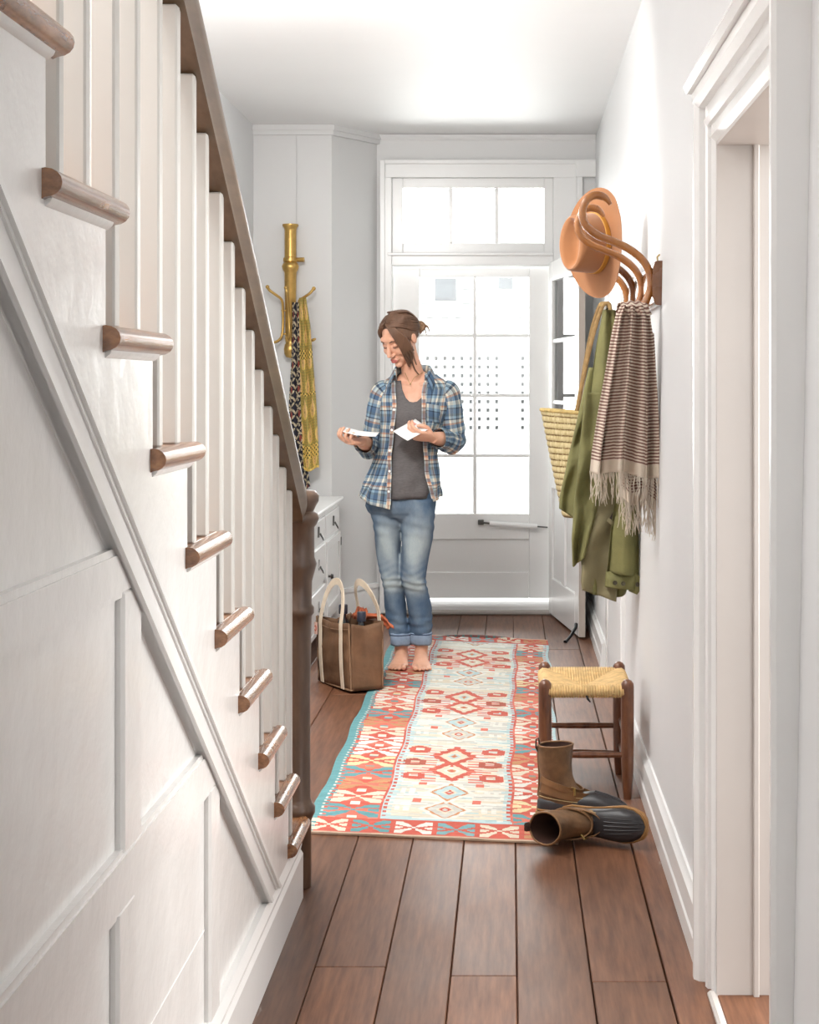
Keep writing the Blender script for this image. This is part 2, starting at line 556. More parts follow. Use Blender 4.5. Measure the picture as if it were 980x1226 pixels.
# local: x from free edge (0) to hinge (wdt); +y faces the hall
def ibox(x0, x1, z0, z1, name, t0=-.0, t1=.036, m=None, bev=.004):
    return MB().box(x0, x1, t0 - .036, t1 - .036, z0, z1, bev).build(name, m or M_trim, d2, org=(0, 0, 0))
zt = 1.985
st = .105
M_edge = plain('bare_wood_door_edge', (0.47, 0.41, 0.36), .6, var=.12, stretch=(1, 1, .1))
ibox(0, .006, .012, zt, 'door_edge', .002, .034, M_edge, 0)
ibox(.004, st, .012, zt, 'door_stile'); ibox(wdt - st, wdt, .012, zt, 'door_stile')
ibox(st, wdt - st, zt - .11, zt, 'door_rail'); ibox(st, wdt - st, .012, .22, 'door_rail'); ibox(st, wdt - st, .72, .86, 'door_rail')
mid = wdt / 2
ibox(mid - .045, mid + .045, .22, .72, 'door_stile')
ibox(st - .004, wdt - st + .004, .215, .725, 'door_panel', .012, .024, None, 0)
for z in (1.2, 1.54): ibox(st, wdt - st, z - .011, z + .011, 'muntin', .008, .03)
zz = [.86, 1.189, 1.211, 1.529, 1.551, zt - .11]
for a, b in ((0, 1), (2, 3), (4, 5)):
    ibox(st, wdt - st, zz[a], zz[b], 'pane', .016, .02, M_glass, 0)
ks = MB().tube([(.03, .008, .075), (.0, .016, .06), (-.05, .05, .028), (-.075, .075, .008), (-.085, .085, .003)], [.009, .009, .008, .008, .011], 8)
ks.build('door_stop', M_black, d2, 60, org=(0, 0, 0))

# ---- door in the right wall, far end
ya, yb = 5.12 * K, 6.10 * K
cz = EYE + (VY - 228) * 5.2 * K / F
xw = xr(1.3) - .024
t4 = empty_struct('trim_4')
MB().box(xw, xw + .06, ya, ya + .13, 0, cz, .006).build('casing', M_trim, t4)
MB().box(xw, xw + .06, yb - .13, yb, 0, cz - .006, .006).build('casing', M_trim, t4)
MB().box(xw - .003, xw + .06, ya + .13, yb - .13, cz - .14, cz - .001, .006).build('casing', M_trim, t4)
MB().box(xw - .012, xw + .06, ya - .012, ya + .012, 0, cz + .01, .004).build('backband', M_trim, t4)
d3 = empty_struct('door_3')
xd = xr(1.3) - .014
MB().box(xd + .004, xd + .05, ya + .132, yb - .132, .01, cz - .142, .0).build('door_slab', M_trim, d3)
for a in (ya + .132, (ya + yb) / 2 - .05, yb - .132 - .1):
    MB().box(xd, xd + .02, a, a + .1, .01, cz - .142, .003).build('door_stile', M_trim, d3)
for z in (.01, .85, cz - .26):
    MB().box(xd, xd + .02, ya + .232, yb - .232, z, z + .12, .003).build('door_rail', M_trim, d3)

# ---- baseboards on the right wall
def base_r(n, ya, yb):
    b = MB()
    b.prism([(0.409, 0), (0.409, .052), (0.413, .058), (0.416, .110), (0.424, .118), (0.428, .128), (0.46, .128), (0.46, 0)], 'y', ya, yb)
    return struct(b.build(n, M_trim, smooth=30))
base_r('baseboard_right', 2.945 * K, ya - .012)
base_r('baseboard_right_far', yb, YB)
base_r('baseboard_right_near', -1.6, 2.02 * K)

# ---- near doorway in the right wall: moulded casing, jambs, threshold
t5 = empty_struct('trim_5')
yo, yi = 2.94 * K, 2.842 * K
L = yo - yi
# casing profile: (distance from opening, x of its face)
prof = [(0, .440), (.10, .428), (.14, .436), (.30, .432), (.32, .424), (.44, .420), (.50, .428), (.66, .424), (.68, .410), (.80, .400), (.96, .400), (1.0, .408)]
HT = 1.943
def casing_profile(sign, yedge):
    pts = [(x, yedge + sign * u * L) for u, x in prof]
    return pts + [(xr(1.0) + .06, yedge + sign * L), (xr(1.0) + .06, yedge)]
MB().prism(casing_profile(1, yi), 'z', 0, HT - .001).build('casing', M_trim, t5)
yn = 2.16 * K
prof2 = prof
pn = [(max(.404, x + .004), yn - u * L * .9) for u, x in prof] + [(xr(1.0) + .06, yn - L * .9), (xr(1.0) + .06, yn)]
MB().prism(pn, 'z', 0, HT - .001).build('casing', M_trim, t5)
hp = [(x - .002, DH + u * (HT - DH)) for u, x in prof] + [(xr(2) + .05, HT), (xr(2) + .05, DH)]
hd = MB(); hd.prism(hp, 'y', yn - L * .88, yo)
hd.prism([(.388, HT - .004), (.380, HT + .012), (.384, HT + .022), (.47, HT + .03), (.50, HT + .03), (.50, HT - .004)], 'y', yn - L, yo + .012)
hd.build('header', M_trim, t5)
MB().box(.437, .56, yi - .008, yi + .03, -.01, DH, 0).build('jamb', M_beige, t5)
MB().box(.437, .56, yn - .03, yn + .008, -.01, DH, 0).build('jamb', M_beige, t5)
MB().box(.437, .56, yn, yi, DH - .008, DH + .03, 0).build('jamb_head', M_beige, t5)
MB().box(.514, .526, yi - .020, yi - .008, 0, DH, .002).build('door_bead', M_beige, t5)
MB().prism([(.418, -.004), (.418, .006), (.424, .011), (.432, .011), (.438, .004), (.438, -.004)], 'y', yn, yi).build('threshold_bead', M_beige, t5)
MB().box(.439, .62, yn - .02, yi + .02, -.05, .004, .002).build('threshold', M_floor, t5)
# the side room beyond it
f2 = MB().box(.6, 3.4, .6, 5.8, -.05, 0, 0).build('floor_side_room', M_floor); struct(f2)
sr = MB(); sr.box(3.2, 3.3, .6, 5.8, 0, 2.6); sr.box(.56, 3.3, 5.6, 5.7, 0, 2.6)
struct(sr.build('wall_side_room', M_beige))
# ================================================================== STAIRCASE
XS = -0.537
dN = [3.22, 3.036, 2.845, 2.636, 2.427, 2.209, 1.994, 1.761, 1.532]
zN = [.155, .3135, .478, .649, .818, .9935, 1.167, 1.341, 1.5116]
while len(dN) < 13:
    dN.append(dN[-1] - .232); zN.append(zN[-1] + .171)
R = [3.40] + [d + .012 for d in dN]      # riser planes (near side of step i is R[i+1])
TH = .036
stair = thing('staircase', 'white panelled staircase with worn wooden treads and dark brown handrail', 'staircase', (XS, 3.4 * K, 0))
rim = M_tread
side = []
side.append((R[0] * K, 0))
for i in range(13):
    side.append((R[i] * K, zN[i] + .004)); side.append((R[i + 1] * K, zN[i] + .004))
def zdiag(d): return 1.527 - .81 * (d - 1.362)
def dz_at(z, o): return 1.362 + (1.527 - o - z) / .81
side += [(R[13] * K, zdiag(R[13]) - .05), (3.12 * K, zdiag(3.12) - .03), (3.12 * K, 0)]
MB().prism(side, 'x', XS - .03, XS).build('side_stringer', M_side, stair)
# recessed wainscot ground
low = [(.5 * K, 0), (3.2 * K, 0), (3.2 * K, zdiag(3.2) - .04), (.5 * K, zdiag(.5) - .04)]
MB().prism(low, 'x', XS - .034, XS - .013).build('wainscot_panel', M_side, stair)
# diagonal moulding: flat with a bead on either edge
def diag_strip(o0, o1, t0, t1, name):
    a = .55
    p = [(a * K, zdiag(a) - o0), (dz_at(.153, o0) * K, .153), (dz_at(.153, o1) * K, .153), (a * K, zdiag(a) - o1)]
    return MB().prism(p, 'x', XS - t0, XS + t1).build(name, M_trim, stair)
diag_strip(.0, .084, .02, .004, 'diagonal_moulding')
diag_strip(.002, .015, .01, .014, 'bead'); diag_strip(.015, .023, .01, .008, 'bead'); diag_strip(.070, .084, .01, .011, 'bead')
def zcut(z): return dz_at(z, .08)
def rail(z0, z1, name='panel_rail'):
    p = [(.5 * K, z0), (zcut(z0) * K, z0), (zcut(z1) * K, z1), (.5 * K, z1)]
    MB().prism(p, 'x', XS - .022, XS).build(name, M_side, stair)
    p = [(.5 * K, z1), (zcut(z1) * K, z1), (zcut(z1 + .01) * K, z1 + .01), (.5 * K, z1 + .01)]
    MB().prism(p, 'x', XS - .022, XS - .003).build('rail_bead', M_side, stair)
    p = [(.5 * K, z0 - .009), (zcut(z0) * K, z0 - .009), (zcut(z0) * K, z0), (.5 * K, z0)]
    MB().prism(p, 'x', XS - .022, XS - .004).build('rail_bead', M_side, stair)
rail(1.012, 1.066); rail(.572, .642)
for a, b, z0, z1 in ((1.860, 1.950, .642, 1.012), (1.835, 1.918, .13, .572), (2.40, 2.475, .13, .572), (.9, .98, .13, .572), (.9, .98, .642, 1.012)):
    MB().box(XS - .022, XS - .0005, a * K, b * K, z0, z1, .005).build('panel_stile', M_side, stair)
MB().box(XS - .022, XS - .0115, .6 * K, 2.4 * K, .318, .322, .001).build('board_joint', M_side, stair)
# base
MB().prism([(XS - .02, 0), (XS + .012, 0), (XS + .012, .112), (XS + .006, .122), (XS + .009, .136), (XS, .152), (XS - .02, .155)], 'y', .5 * K, 3.385 * K).build('base_moulding', M_trim, stair, 25)
# treads, risers, returns
for i in range(13):
    ya_, yb_ = R[i + 1] * K, R[i] * K
    zb, ztop = zN[i] + .004, zN[i] + TH
    t = MB().box(XL + .01, XS, ya_ - .01, yb_ + .028, zb, ztop, .004)
    nose = [( yb_ + .020, zb), (yb_ + .038, zb + .008), (yb_ + .038, ztop - .008), (yb_ + .024, ztop)]
    t.prism(nose, 'x', XL + .01, XS)
    tr_ = t.build('tread', M_tread, stair)
    rt = MB()
    pr = [(XS - .002, zb - .004)]
    for k in range(9):
        a = -PI / 2 + PI * k / 8
        pr.append((XS + .004 + .020 * math.cos(a), (zb + ztop) / 2 + (TH / 2 - .001) * math.sin(a)))
    pr.append((XS - .002, ztop))
    rt.prism(pr, 'y', ya_ - .016, yb_ + .036)
    nz_ = rt.build('nosing', M_tread, tr_, 40)
    MB().prism([(XS - .002, zb + .002), (XS + .010, zb + .002), (XS + .007, zb - .005), (XS + .001, zb - .010), (XS - .002, zb - .011)], 'y', ya_ - .004, yb_ + .008).build('cove', M_side, tr_, 40)
    zlo = 0 if i == 0 else zN[i - 1] + TH
    MB().box(XL + .01, XS - .001, yb_ - .02, yb_ - .0, zlo, zb, 0).build('riser', M_trim, stair)
# balusters
def zunder(d): return 1.0 + .78 * (3.335 - d)
for i in range(12):
    for k in range(2):
        d = R[i + 1] + .058 + .104 * k
        if d > 3.36: continue
        zt_ = zunder(d) + .004
        yb_ = d * K
        mb = MB().box(-.017, .017, -.0135, .0135, 0, zt_ - (zN[i] + TH), .003)
        jx = random.uniform(-.0015, .0015)
        M = Matrix.Translation((XS - .0185 + jx, yb_, zN[i] + TH)) @ Matrix.Rotation(random.uniform(-.05, .05), 4, 'Z')
        mb.v = [tuple(M @ Vector(v)) for v in mb.v]
        mb.build('baluster', M_baluster, stair)
# handrail
sec = []
for k in range(17):
    a = -PI * .12 + (PI * 1.24) * k / 16
    sec.append((.038 * math.cos(a), .045 + .040 * math.sin(a)))
sec = [(.026, 0.0), (.028, .012)] + sec + [(-.028, .012), (-.026, 0.0)]
hr = MB()
rings = []
for d in (3.425, 3.41, 3.38, 2.8, 2.2, 1.6, 1.0, .55):
    s = 1.0 if d < 3.4 else (.9 if d < 3.42 else .7)
    zb = zunder(d) + .002
    rings.append([Vector((XS - .016 + x * s, d * K, zb + .045 + (z * 1.12 - .045) * s)) for x, z in sec])
hr.loft(rings)
hr.build('handrail', M_rail, stair, 45)
# newel post
nc = (-.552, 3.462 * K, 0)
MB().lathe([(.036, 0), (.036, .17), (.040, .18), (.046, .192), (.046, .206), (.038, .216), (.034, .23), (.033, .5), (.036, .66), (.037, .70), (.043, .708), (.043, .722), (.037, .73), (.038, .79), (.046, .82), (.050, .835), (.044, .852), (.044, .93), (.050, .938), (.056, .952), (.052, .965), (.042, .972), (.048, .985), (.055, .998), (.056, 1.012), (.046, 1.024), (.0, 1.03)], nc, 28).build('newel_post', M_newel, stair, 50)
# ================================================================== RUG
def rug_colors(U, V, Lr):
    """U 0..1 across (left to right), V metres from the near edge; returns linear colours."""
    rng = np.random.RandomState(3)
    red = np.array(srgb(196, 92, 76)); red2 = np.array(srgb(214, 116, 98)); cream = np.array(srgb(218, 206, 184)); white = np.array(srgb(222, 220, 210))
    teal = np.array(srgb(98, 152, 156)); ltblue = np.array(srgb(178, 202, 204)); tan = np.array(srgb(190, 140, 100)); grey = np.array(srgb(196, 194, 186))
    yellow = np.array(srgb(222, 205, 160)); brown = np.array(srgb(140, 84, 66)); orange = np.array(srgb(196, 138, 96)); dk = np.array(srgb(120, 60, 55))
    C = np.zeros(U.shape + (3,))
    W = 0.76
    def hsh(a, b=0):
        return np.mod(np.sin(a * 12.9898 + b * 78.233) * 43758.5453, 1.0)
    row = np.floor(V / .012)
    # field: pale ground with weft streaks
    st = hsh(row, 3) * .5 + hsh(np.floor(V / .05), 5) * .5
    seg = hsh(row, np.floor(U * 9 + hsh(row) * 9))
    ground = np.where((st > .55)[..., None], white, cream)
    ground = np.where(((seg > .80))[..., None], grey, ground)
    ground = np.where(((seg < .05))[..., None], ltblue, ground)
    band = np.sin(V * 5.2 + 1.0) > .55
    ground = np.where((band & (seg > .35) & (seg < .50))[..., None], ltblue, ground)
    C[:] = ground
    x = (U - .535) / .235           # -1..1 across the field
    # medallions, repeated down the runner
    def diamond(vc, hw, hh, cols):
        d = np.abs(x) / hw + np.abs(V - vc) / hh
        d = np.floor(d * 7) / 7 + .0
        for lim, c in cols:
            C[d < lim] = c
    def stepped(vc):
        """red stepped pair of lozenges with side arrows"""
        for sgn in (-1, 1):
            vm = vc + sgn * .105
            zx = np.abs(x); zv = np.abs(V - vm)
            q = zx / .46 + zv / .145
            jag = .08 * (np.mod(np.floor(V / .018), 2))
            C[(q < 1.0 + jag)] = red
            C[(q < .66)] = cream
            C[(q < .34)] = ltblue if sgn > 0 else white
            C[(q < .2)] = orange
            C[(q < .09)] = red
        # thin red rays above and below
        for k in range(-7, 8):
            v0 = vc + k * .036
            ln = .95 - .05 * abs(k) + .25 * (hsh(np.array(float(k)), 9) - .5)
            C[(np.abs(V - v0) < .0055) & (np.abs(x) < ln) & (np.abs(x) > .30)] = red2
        for sx in (-1, 1):
            for dv in (-.19, 0, .19):
                xx = (x * sx - .74); vv = (V - vc - dv)
                m = (np.abs(xx) < .22) & (np.abs(vv) < .055 - np.abs(xx) * .10) & ~((np.abs(xx + .02) < .09) & (np.abs(vv) < .016))
                C[m] = red if dv else brown * .5 + red * .5
                m = (np.abs(xx) < .16) & (np.abs(np.abs(vv) - .062) < .012)
                C[m] = cream
    v = .30
    k = 0
    while v < Lr - .15:
        if k % 2 == 0:
            for dv in (0, .21):
                if v + dv < Lr - .12:
                    diamond(v + dv, .36, .105, [(1.22, white), (1.0, orange), (.74, ltblue if dv else grey), (.42, cream), (.26, red), (.12, grey)])
                    for sx in (-1, 1):
                        m = (np.abs(x * sx - .52) < .07) & (np.abs(V - v - dv - .10) < .02)
                        C[m] = red2
                        m = (np.abs(np.abs(x * sx - .75) - .08) < .05) & (np.abs(V - v - dv) < .03)
                        C[m] = white
            v += .56
        else:
            stepped(v + .04); v += .50
        k += 1
    # side borders
    def flower(a, b):
        """six-petalled cross of wedges, a and b in -1..1"""
        ax, bx = np.abs(a), np.abs(b)
        sl = bx / (ax + .12)
        m = (ax > .10) & (ax < .97) & (bx < .93) & (sl > .42) & (sl < 1.30) & (bx > .12)
        m |= (ax > .55) & (ax < .97) & (sl < .20)
        m |= (ax < .10) & (bx < .12)
        return m
    cyc = [cream, teal, cream, tan, teal, yellow, white, white, cream, tan, teal, cream, white]
    pitch = .158
    for lo, hi, phase in ((.045, .285, 0), (.795, .985, .04)):
        inb = (U >= lo) & (U <= hi)
        C[inb] = red
        abr = hsh(np.floor(V / .045), 11) > .72
        C[inb & abr] = red2
        idx = np.floor((V - .02 + phase) / pitch).astype(int)
        b = ((V - .02 + phase) / pitch - idx) * 2 - 1
        a = ((U - lo) / (hi - lo)) * 2 - 1
        fl = flower(a / .92, b / .98) & inb
        cc = np.array(cyc)[np.mod(idx + (3 if phase else 0), len(cyc))]
        C[fl] = cc[fl]
        spot = inb & (np.abs(np.abs(b) - 1) < .22) & (np.abs(a) < .16)
        C[spot] = np.array(cyc)[np.mod(idx + 5, len(cyc))][spot]
    # serrated blue edges of the field and outer teal edge
    tooth = np.mod(np.floor(V / .022), 2) * .018
    m = (U > .285 + tooth * .0 - .004) & (U < .318 - tooth); C[m] = ltblue
    m = (U > .765 + tooth) & (U < .797); C[m] = ltblue
    m = (U > .285) & (U < .285 + tooth * .9); C[m] = red
    m = (U < .797) & (U > .797 - tooth * .9); C[m] = red
    m = U < .036 + .035 * np.mod(np.floor(V / .019), 2) * (hsh(np.floor(V / .038), 2) * .7 + .3); C[m] = teal
    m = U > .985 - .02 * np.mod(np.floor(V / .019), 2); C[m] = ltblue
    # end borders
    for vv in (V, Lr - V):
        e = vv < .165
        C[e & (U > .03)] = red
        n = 6
        ii = np.floor(U * n).astype(int)
        a = (vv - .088) / .066; b = (U * n - ii) * 2 - 1
        fl = flower(b / .9, a) & e
        cols = np.array([cream, teal, white, teal * .8 + ltblue * .2, cream, tan])[np.mod(ii, 6)]
        C[fl] = cols[fl]
        m = (vv > .165) & (vv < .19) & (U > .285) & (U < .8); C[m] = ltblue
        C[vv < .012] = np.array(srgb(196, 172, 148))
    # wear: slightly bleached weft
    C *= (0.80 + .12 * hsh(row, np.floor(U * 23)))[..., None]
    return C

def make_rug():
    NL, NR, FR, FL = (-.600, 3.866 * K), (.150, 3.770 * K), (.190, 6.76 * K), (-.600, 6.95 * K)
    nu, nv = 200, 640
    u = np.linspace(0, 1, nu + 1); v = np.linspace(0, 1, nv + 1)
    UU, VV = np.meshgrid(u, v)
    Lr = 3.06 * K
    X = (1 - VV) * ((1 - UU) * NL[0] + UU * NR[0]) + VV * ((1 - UU) * FL[0] + UU * FR[0])
    Y = (1 - VV) * ((1 - UU) * NL[1] + UU * NR[1]) + VV * ((1 - UU) * FL[1] + UU * FR[1])
    X = X + .006 * np.sin(VV * 19) * (UU - .3) + .004 * np.sin(VV * 41 + 1)
    X = X + np.clip((.06 - VV) / .06, 0, 1) * (-.02) * np.clip((UU - .9) / .1, 0, 1)
    Z = .0062 + .0012 * np.sin(VV * 160 + 3 * np.sin(UU * 9)) * np.sin(UU * 7 + VV * 11) + .0008 * np.sin(VV * 610)
    # curled ripple at the far end
    rip = np.exp(-((VV - .988 + .006 * np.sin(UU * 9)) / .006) ** 2) * np.clip((UU - .25) * 4, 0, 1) * np.clip((.95 - UU) * 5, 0, 1)
    Z += .014 * rip
    verts = np.stack([X, Y, Z], -1).reshape(-1, 3)
    W = nu + 1
    i, j = np.meshgrid(np.arange(nu), np.arange(nv))
    a = (j * W + i).ravel()
    faces = np.stack([a, a + 1, a + 1 + W, a + W], -1)
    Uc = (UU[:-1, :-1] + UU[1:, 1:]) / 2; Vc = (VV[:-1, :-1] + VV[1:, 1:]) / 2 * Lr
    C = rug_colors(Uc, Vc, Lr)
    far = (VV[:-1, :-1] > .984) & (rip[:-1, :-1] > .25)
    C[far] = np.array(srgb(110, 62, 58)); C[far & (np.mod(np.floor(Uc * 60), 3) == 0)] = np.array(srgb(70, 90, 86))
    # edge skirt down to the floor
    edge = [j2 * W for j2 in range(nv + 1)][::-1]
    loop = list(range(W)) + [j2 * W + nu for j2 in range(1, nv + 1)] + [nv * W + i2 for i2 in range(nu - 1, -1, -1)] + [j2 * W for j2 in range(nv - 1, 0, -1)]
    n0 = len(verts)
    low = verts[loop].copy(); low[:, 2] = .0008
    verts = np.vstack([verts, low])
    m = len(loop)
    sk = [(loop[k], n0 + k, n0 + (k + 1) % m, loop[(k + 1) % m]) for k in range(m)]
    me = bpy.data.meshes.new('kilim_runner')
    me.from_pydata(verts.tolist(), [], faces.tolist() + sk)
    cols = np.vstack([C.reshape(-1, 3), np.tile(np.array(srgb(176, 150, 128)), (m, 1))])
    set_face_colors(me, cols)
    o = link('kilim_runner', me, attr_mat('kilim_wool', .95, .25, 260, (1, 3, 1), .12), None, 30)
    tag(o, 'flat woven red, cream and teal patterned runner rug on the floorboards', 'rug')
make_rug()
# ================================================================== RUSH STOOL
M_stool = wood('stool_dark_wood', (0.075, 0.024, 0.011), (0.26, 0.10, 0.042), 0.33, (8, 8, 2), 5, False, objvar=0.1, coat=0.3)
M_rush = plain('rush_cord', srgb(206, 172, 118), .75, var=.22, scale=40, bmp=.4, bscale=300, bdist=.002)
def make_stool():
    y0, y1 = 4.19 * K, 4.19 * K * 1.064
    xa, xb = .108, .366
    st = thing('rush_stool', 'low wooden stool with a woven rush seat beside the right wall', 'stool', ((xa + xb) / 2, (y0 + y1) / 2, 0))
    H = .372
    for (x, y) in ((xa, y0), (xb, y0), (xa + .005, y1), (xb - .005, y1)):
        splay = .004 if x < .2 else -.0
        prof = [(.012, 0), (.015, .03), (.0185, .08), (.0205, .14), (.0205, H - .022), (.0195, H - .010), (.0125, H - .001), (.004, H + .003)]
        zf = .0082 if x < .2 else 0
        m = MB().lathe([(r_, max(z_, zf + i_ * .001)) for i_, (r_, z_) in enumerate(prof)], (x, y, 0), 12)
        m.build('leg', M_stool, st, 50)
    def rung(a, b):
        MB().tube([a, Vector(a).lerp(Vector(b), .5), b], [.0085, .0105, .0085], 10).build('rung', M_stool, st, 60)
    rung((xa, y0, .138), (xb, y0, .138)); rung((xa, y1, .162), (xb, y1, .162)); rung((xa, y1, .075), (xb, y1, .070))
    for x in (xa, xb): rung((x, y0, .185), (x, y1, .185)); rung((x, y0, .10), (x, y1, .10))
    # seat rails hidden in the weave, then the cords, one mesh of real strands
    cz = .338
    cx, cy = (xa + xb) / 2, (y0 + y1) / 2
    hx, hy = (xb - xa) / 2, (y1 - y0) / 2
    mb = MB()
    N = 15
    def cord(p0, p1, n, r):
        """strand from the rail to the mitre and over the rail edge"""
        mb.tube([p0, p1], r, 6)
    for side in range(4):
        # work in a frame: s along the rail (-1..1), t from rail (1) to centre (0)
        ax = hx if side % 2 == 0 else hy
        bx = hy if side % 2 == 0 else hx
        for k in range(-N, N + 1):
            s = k / (N + .5)
            r = ax / (N + .5) * .49
            edge = bx + .004
            inner = abs(s) * bx
            pts = []
            zc = lambda t: cz + .016 - .034 * (1 - t) ** 1.2
            jit = random.uniform(-.0012, .0012)
            t_in = max(.02, abs(s))
            for q in range(5):
                t = t_in + (1 - t_in) * q / 4
                pts.append((s * ax, t * bx, zc(t) + jit * (1 - t)))
            pts.append((s * ax, edge + .008, cz + .006)); pts.append((s * ax, edge + .010, cz - .006)); pts.append((s * ax, edge + .002, cz - .017)); pts.append((s * ax * .9, edge * .75, cz - .018))
            out = []
            for (a, b, z) in pts:
                if side == 0: out.append((cx + a, cy - b, z))
                elif side == 1: out.append((cx + b, cy + a, z))
                elif side == 2: out.append((cx - a, cy + b, z))
                else: out.append((cx - b, cy - a, z))
            mb.tube(out, r, 6)
    w = mb.build('rush_seat', M_rush, st, 60)
    w['kind'] = 'stuff'
    MB().tube([(cx, y0 - .012, cz - .012), (cx + .004, y0 - .016, cz - .022), (cx + .012, y0 - .014, cz - .032)], [.003, .004, .002], 6).build('cord_knot', M_black, st, 60)
make_stool()

# ================================================================== DUCK BOOTS
M_leather = plain('brown_boot_leather', srgb(108, 78, 50), .55, var=.42, scale=22, bmp=.35, bscale=60, bdist=.004)
M_leather2 = plain('tan_boot_leather', srgb(128, 92, 58), .5, var=.25, scale=18, bmp=.3, bscale=70, bdist=.003)
M_rubber = plain('dark_boot_rubber', (0.022, 0.020, 0.022), .38, var=.2, scale=8, bmp=.1, bscale=30)
M_sole = plain('tan_gum_sole', srgb(150, 108, 60), .6, var=.15, scale=12)
M_lining = plain('dark_boot_lining', srgb(70, 44, 34), .8, var=.2)
M_brass = plain('brass_buckle', srgb(176, 150, 92), .35, .85, var=.1)
M_stitch = plain('pale_stitching', srgb(196, 170, 120), .8)
def make_boot(loc, rot, label):
    """toe towards +x, sole on z = 0"""
    t = thing('duck_boot', label, 'boot', loc)
    t.rotation_euler = rot
    Z = (0, 0, 0)
    # outline of the foot: x, half width, centre y
    out = [(-.075, .008), (-.073, .020), (-.064, .030), (-.04, .037), (0, .036), (.05, .036), (.10, .044), (.145, .050), (.18, .046), (.205, .034), (.218, .018), (.221, .006)]
    def loop(off):
        pts = [Vector((x + (off if x > .2 else (-off if x < -.07 else 0)), w + off, 0)) for x, w in out]
        return pts + [Vector((p.x, -p.y, 0)) for p in reversed(pts)]
    def slab(off0, z0, off1, z1):
        a = [Vector((p.x, p.y, z0)) for p in loop(off0)]; b = [Vector((p.x, p.y, z1)) for p in loop(off1)]
        return [a, b]
    MB().loft(slab(.003, 0, .006, .006) + slab(.006, .014, .003, .018)).build('sole', M_sole, t, 40, Z)
    # rubber shell: sections along x
    def sect(x, w, h, zb=.012, n=16, top=.5):
        r = []
        for k in range(n + 1):
            a = PI * k / n
            c, s = math.cos(a), math.sin(a)
            r.append(Vector((x, w * (abs(c) ** .75) * (1 if c > 0 else -1), zb + (h - zb) * (s ** top if s > 0 else 0))))
        return r
    shell = [(-.077, .006, .030), (-.074, .022, .052), (-.062, .033, .060), (-.03, .0395, .062), (.03, .039, .066), (.075, .043, .076), (.11, .047, .080), (.15, .051, .070), (.185, .046, .058), (.207, .034, .044), (.219, .018, .030), (.223, .004, .018)]
    rub = MB().loft([sect(*s) for s in shell], False, False)
    o = rub.build('rubber_shell', M_rubber, t, 60, Z)
    rid = MB()
    for yk in (-.024, -.012, 0, .012, .024):
        p = []
        for x, w, h in shell[6:11]:
            f = math.sqrt(max(0, 1 - (yk / (w + .001)) ** 2)) ** .55 if abs(yk) < w else 0
            p.append((x, yk * (1 - (x - .11) * 2.2), .012 + (h - .012) * f + .0005))
        rid.tube(p, .0022, 6)
    rid.build('toe_ribs', M_rubber, o, 60, Z)
    rb = MB()
    p = [(x, w + .0015, .024) for x, w, h in shell[1:-1]]
    p = p + [(.224, 0, .02)] + [(x, -y, z) for x, y, z in reversed(p)]
    rb.tube(p, .003, 6); rb.build('foxing_strip', M_sole, o, 60, Z)
    # leather shaft: rings turning from the instep up to an open collar
    def ring(c, a, b, tilt, n=22):
        """ellipse: a along the tilted x axis, b across"""
        R_ = Matrix.Rotation(tilt, 3, 'Y')
        return [Vector(c) + R_ @ Vector((a * math.cos(2 * PI * k / n), b * math.sin(2 * PI * k / n), 0)) for k in range(n)]
    lv = [((.022, 0, .030), .098, .036, .0), ((.020, 0, .062), .094, .039, .12), ((.008, 0, .085), .078, .041, .28), ((-.008, 0, .110), .062, .042, .25), ((-.016, 0, .135), .054, .044, .12),
          ((-.018, 0, .165), .054, .047, .04), ((-.018, 0, .195), .056, .049, 0), ((-.017, 0, .222), .058, .050, -.05)]
    rings = []
    for c, a, b, ti in lv:
        r = ring(c, a, b, ti)
        for k, p in enumerate(r):
            p += Vector((math.sin(k * 2.1 + c[2] * 60) * .0012, math.cos(k * 1.7 + c[2] * 80) * .0012, 0))
        rings.append(r)
    inner = [ring((c[0], c[1], c[2] - (.001 if i == 0 else 0)), a - .004, b - .004, ti) for i, (c, a, b, ti) in enumerate(reversed(lv))]
    MB().loft(rings, True, False).build('shaft', M_leather, t, 80, Z)
    inn = MB().loft(inner[:7], True, False); inn.add(inner[6], [tuple(range(22))]); inn.build('lining', M_lining, t, 80, Z)
    rim_pts = [(a + b) / 2 for a, b in zip(rings[-1], inner[0])]
    MB().tube(rim_pts + [rim_pts[0]], .0032, 6).build('collar_binding', M_leather2, t, 80, Z)
    # overlay of lighter leather round the instep with strap and buckle
    def around(c, a, b, ti, k0, k1, wd, th, n=22):
        R_ = Matrix.Rotation(ti, 3, 'Y'); rows = []
        for k in range(n + 1):
            g = k0 + (k1 - k0) * k / n
            col = []
            for (dz, e) in ((-wd / 2, .0005), (-wd / 2, th), (wd / 2, th), (wd / 2, .0005)):
                p = Vector(((a + e) * math.cos(g), (b + e) * math.sin(g), 0)); p = R_ @ p
                col.append(Vector(c) + p + R_ @ Vector((0, 0, dz)))
            rows.append(col)
        return MB().loft([list(r) for r in rows], True, True)
    around((.012, 0, .078), .089, .0415, .20, -2.5, 2.5, .030, .003).build('vamp_overlay', M_leather2, t, 60, Z)
    s = around((.000, 0, .100), .0715, .0432, .30, -2.6, 2.6, .018, .0048).build('strap', M_leather2, t, 60, Z)
    sb = MB(); cbk = Vector((.045, -.036, .086))
    sb.box(-.010, .010, -.003, .003, -.012, .012, .001, Matrix.Translation(cbk) @ Matrix.Rotation(-.75, 4, 'Z'))
    sb.build('buckle', M_brass, s, None, Z)
    for zq in (.052, .066): 
        around((.020, 0, zq + .004), .0952, .0402, .10, -2.7, 2.7, .0022, .0016).build('stitching', M_stitch, t, 60, Z)
